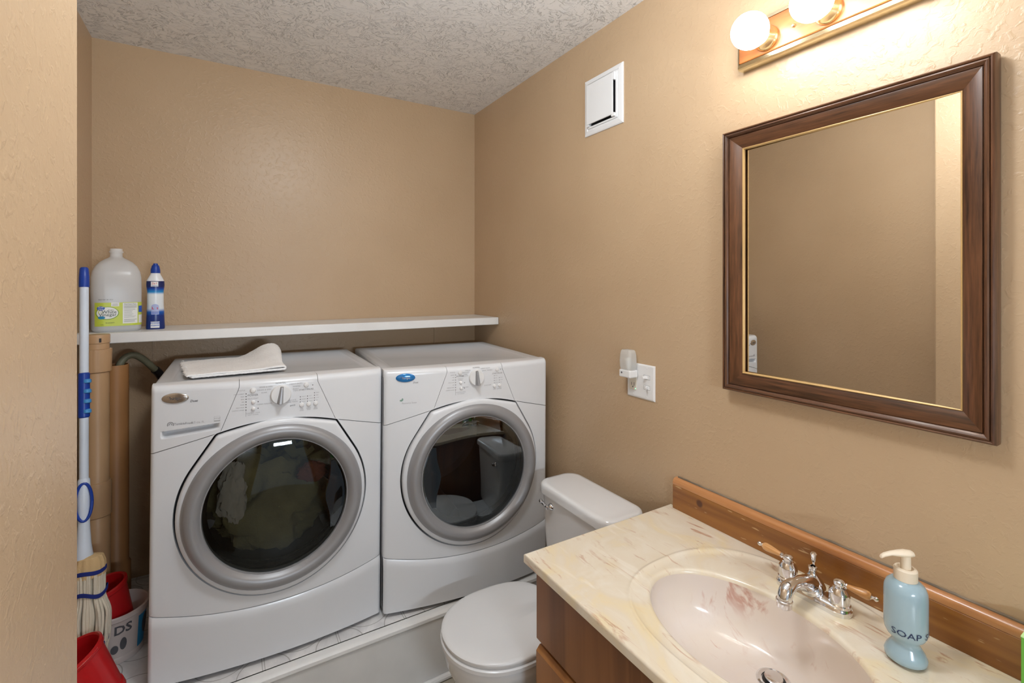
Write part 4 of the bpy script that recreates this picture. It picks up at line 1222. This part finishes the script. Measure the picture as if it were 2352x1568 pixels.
# ------------------------------------------------------------------ toilet
tl = thing('toilet', 'white toilet with closed lid between the vanity and the laundry platform', 'toilet', (0, -1.197, 0))
TL = Z(-.735)
def lid_out(cx, af, ab, hw, n=64, eb=3.0, ef=2.0):
    pts = []
    for i in range(n):
        a = 2 * pi * i / n; e = ef if cos(a) < 0 else eb; A = af if cos(a) < 0 else ab
        c_, s_ = cos(a), sin(a)
        pts.append((cx + A * math.copysign(abs(c_) ** (2 / e), c_), hw * math.copysign(abs(s_) ** (2 / lerp(2.1, eb, .5 + .5 * c_)), s_)))
    return pts
def loft_z(defs, **kw):
    b = MB(); b.loft([[(x, y, z) for x, y in lid_out(*d)] for z, d in defs]); return b
s0 = Z(-1.050)
def L(k, g=0): return (-.50, .190 * k + g, .197, .170 * k + g)
loft_z([(s0 - .016, L(.985)), (s0 - .010, L(1)), (s0 - .004, L(1)), (s0 - .001, L(.98)), (s0 + .001, L(.93)), (s0 + .002, L(.7)), (s0 + .0025, L(.2))]).build('lid', 'seat', tl, smooth=50)
loft_z([(s0 - .036, L(.98)), (s0 - .032, L(1.015)), (s0 - .022, L(1.015)), (s0 - .018, L(.985))]).build('seat', 'seat', tl, smooth=50)
loft_z([(0.0, (-.42, .19, .16, .115)), (.012, (-.42, .19, .16, .115)), (.05, (-.42, .165, .15, .095)), (.12, (-.42, .15, .15, .088)), (.20, (-.43, .175, .17, .105)), (.28, (-.46, .198, .18, .140)), (.33, (-.48, .20, .19, .160)), (.355, (-.495, .188, .2, .168)), (s0 - .046, (-.495, .190, .2, .169)), (s0 - .037, (-.495, .186, .2, .165))]).build('bowl', 'porcelain', tl, smooth=60)
b = MB(); b.loft([[(x, y, z) for x, y in [(px * sx - .19, py) for px, py in rr_outline(.115, .10 * k, .04)]] for z, sx, k in ((.02, .8, .8), (.20, .85, .85), (.33, 1, 1), (.376, 1, 1.05))]); b.build('tank_shelf', 'porcelain', tl, smooth=50)
def tk(cx, hx, hw, r): return [(cx + x, y) for x, y in rr_outline(hx, hw, r, 8)]
tb = [(.378, tk(-.150, .066, .165, .035)), (.40, tk(-.150, .071, .172, .040)), (.55, tk(-.1505, .0775, .183, .042)), (TL - .038, tk(-.151, .0815, .1905, .044))]
b = MB(); b.loft([[(x, y, z) for x, y in o_] for z, o_ in tb]); b.build('tank', 'porcelain', tl, smooth=50)
td = [(TL - .038, tk(-.1525, .085, .193, .046)), (TL - .035, tk(-.1535, .0905, .1985, .052)), (TL - .014, tk(-.1535, .0915, .200, .054)), (TL - .005, tk(-.1535, .089, .197, .052)), (TL - .001, tk(-.1535, .083, .191, .048)), (TL, tk(-.1535, .070, .178, .040))]
b = MB(); b.loft([[(x, y, z) for x, y in o_] for z, o_ in td]); b.build('tank_lid', 'porcelain', tl, smooth=60)
b = MB(); b.lathe([(.0135, -.2295), (.0135, -.233), (.011, -.2375), (.006, -.243), (.006, -.250)], 20, (0, .112, Z(-.806)), 'x')
P = smooth_path([(-.2465, .108, Z(-.806)), (-.249, .122, Z(-.803)), (-.2495, .140, Z(-.799)), (-.2485, .160, Z(-.796))], 5)
b.tube(P, [.0075] * 4 + [.0062] * (len(P) - 9) + [.007, .0078, .008, .0066, .003], 14)
o = b.build('flush_lever', 'chrome', tl); o['label'] = 'chrome flush lever'
for sy in (-.06, .06):
    b = MB(); b.tube([(-.318, sy - .02, s0 - .012), (-.318, sy + .02, s0 - .012)], .010, 14); b.build('hinge', 'seat', tl)
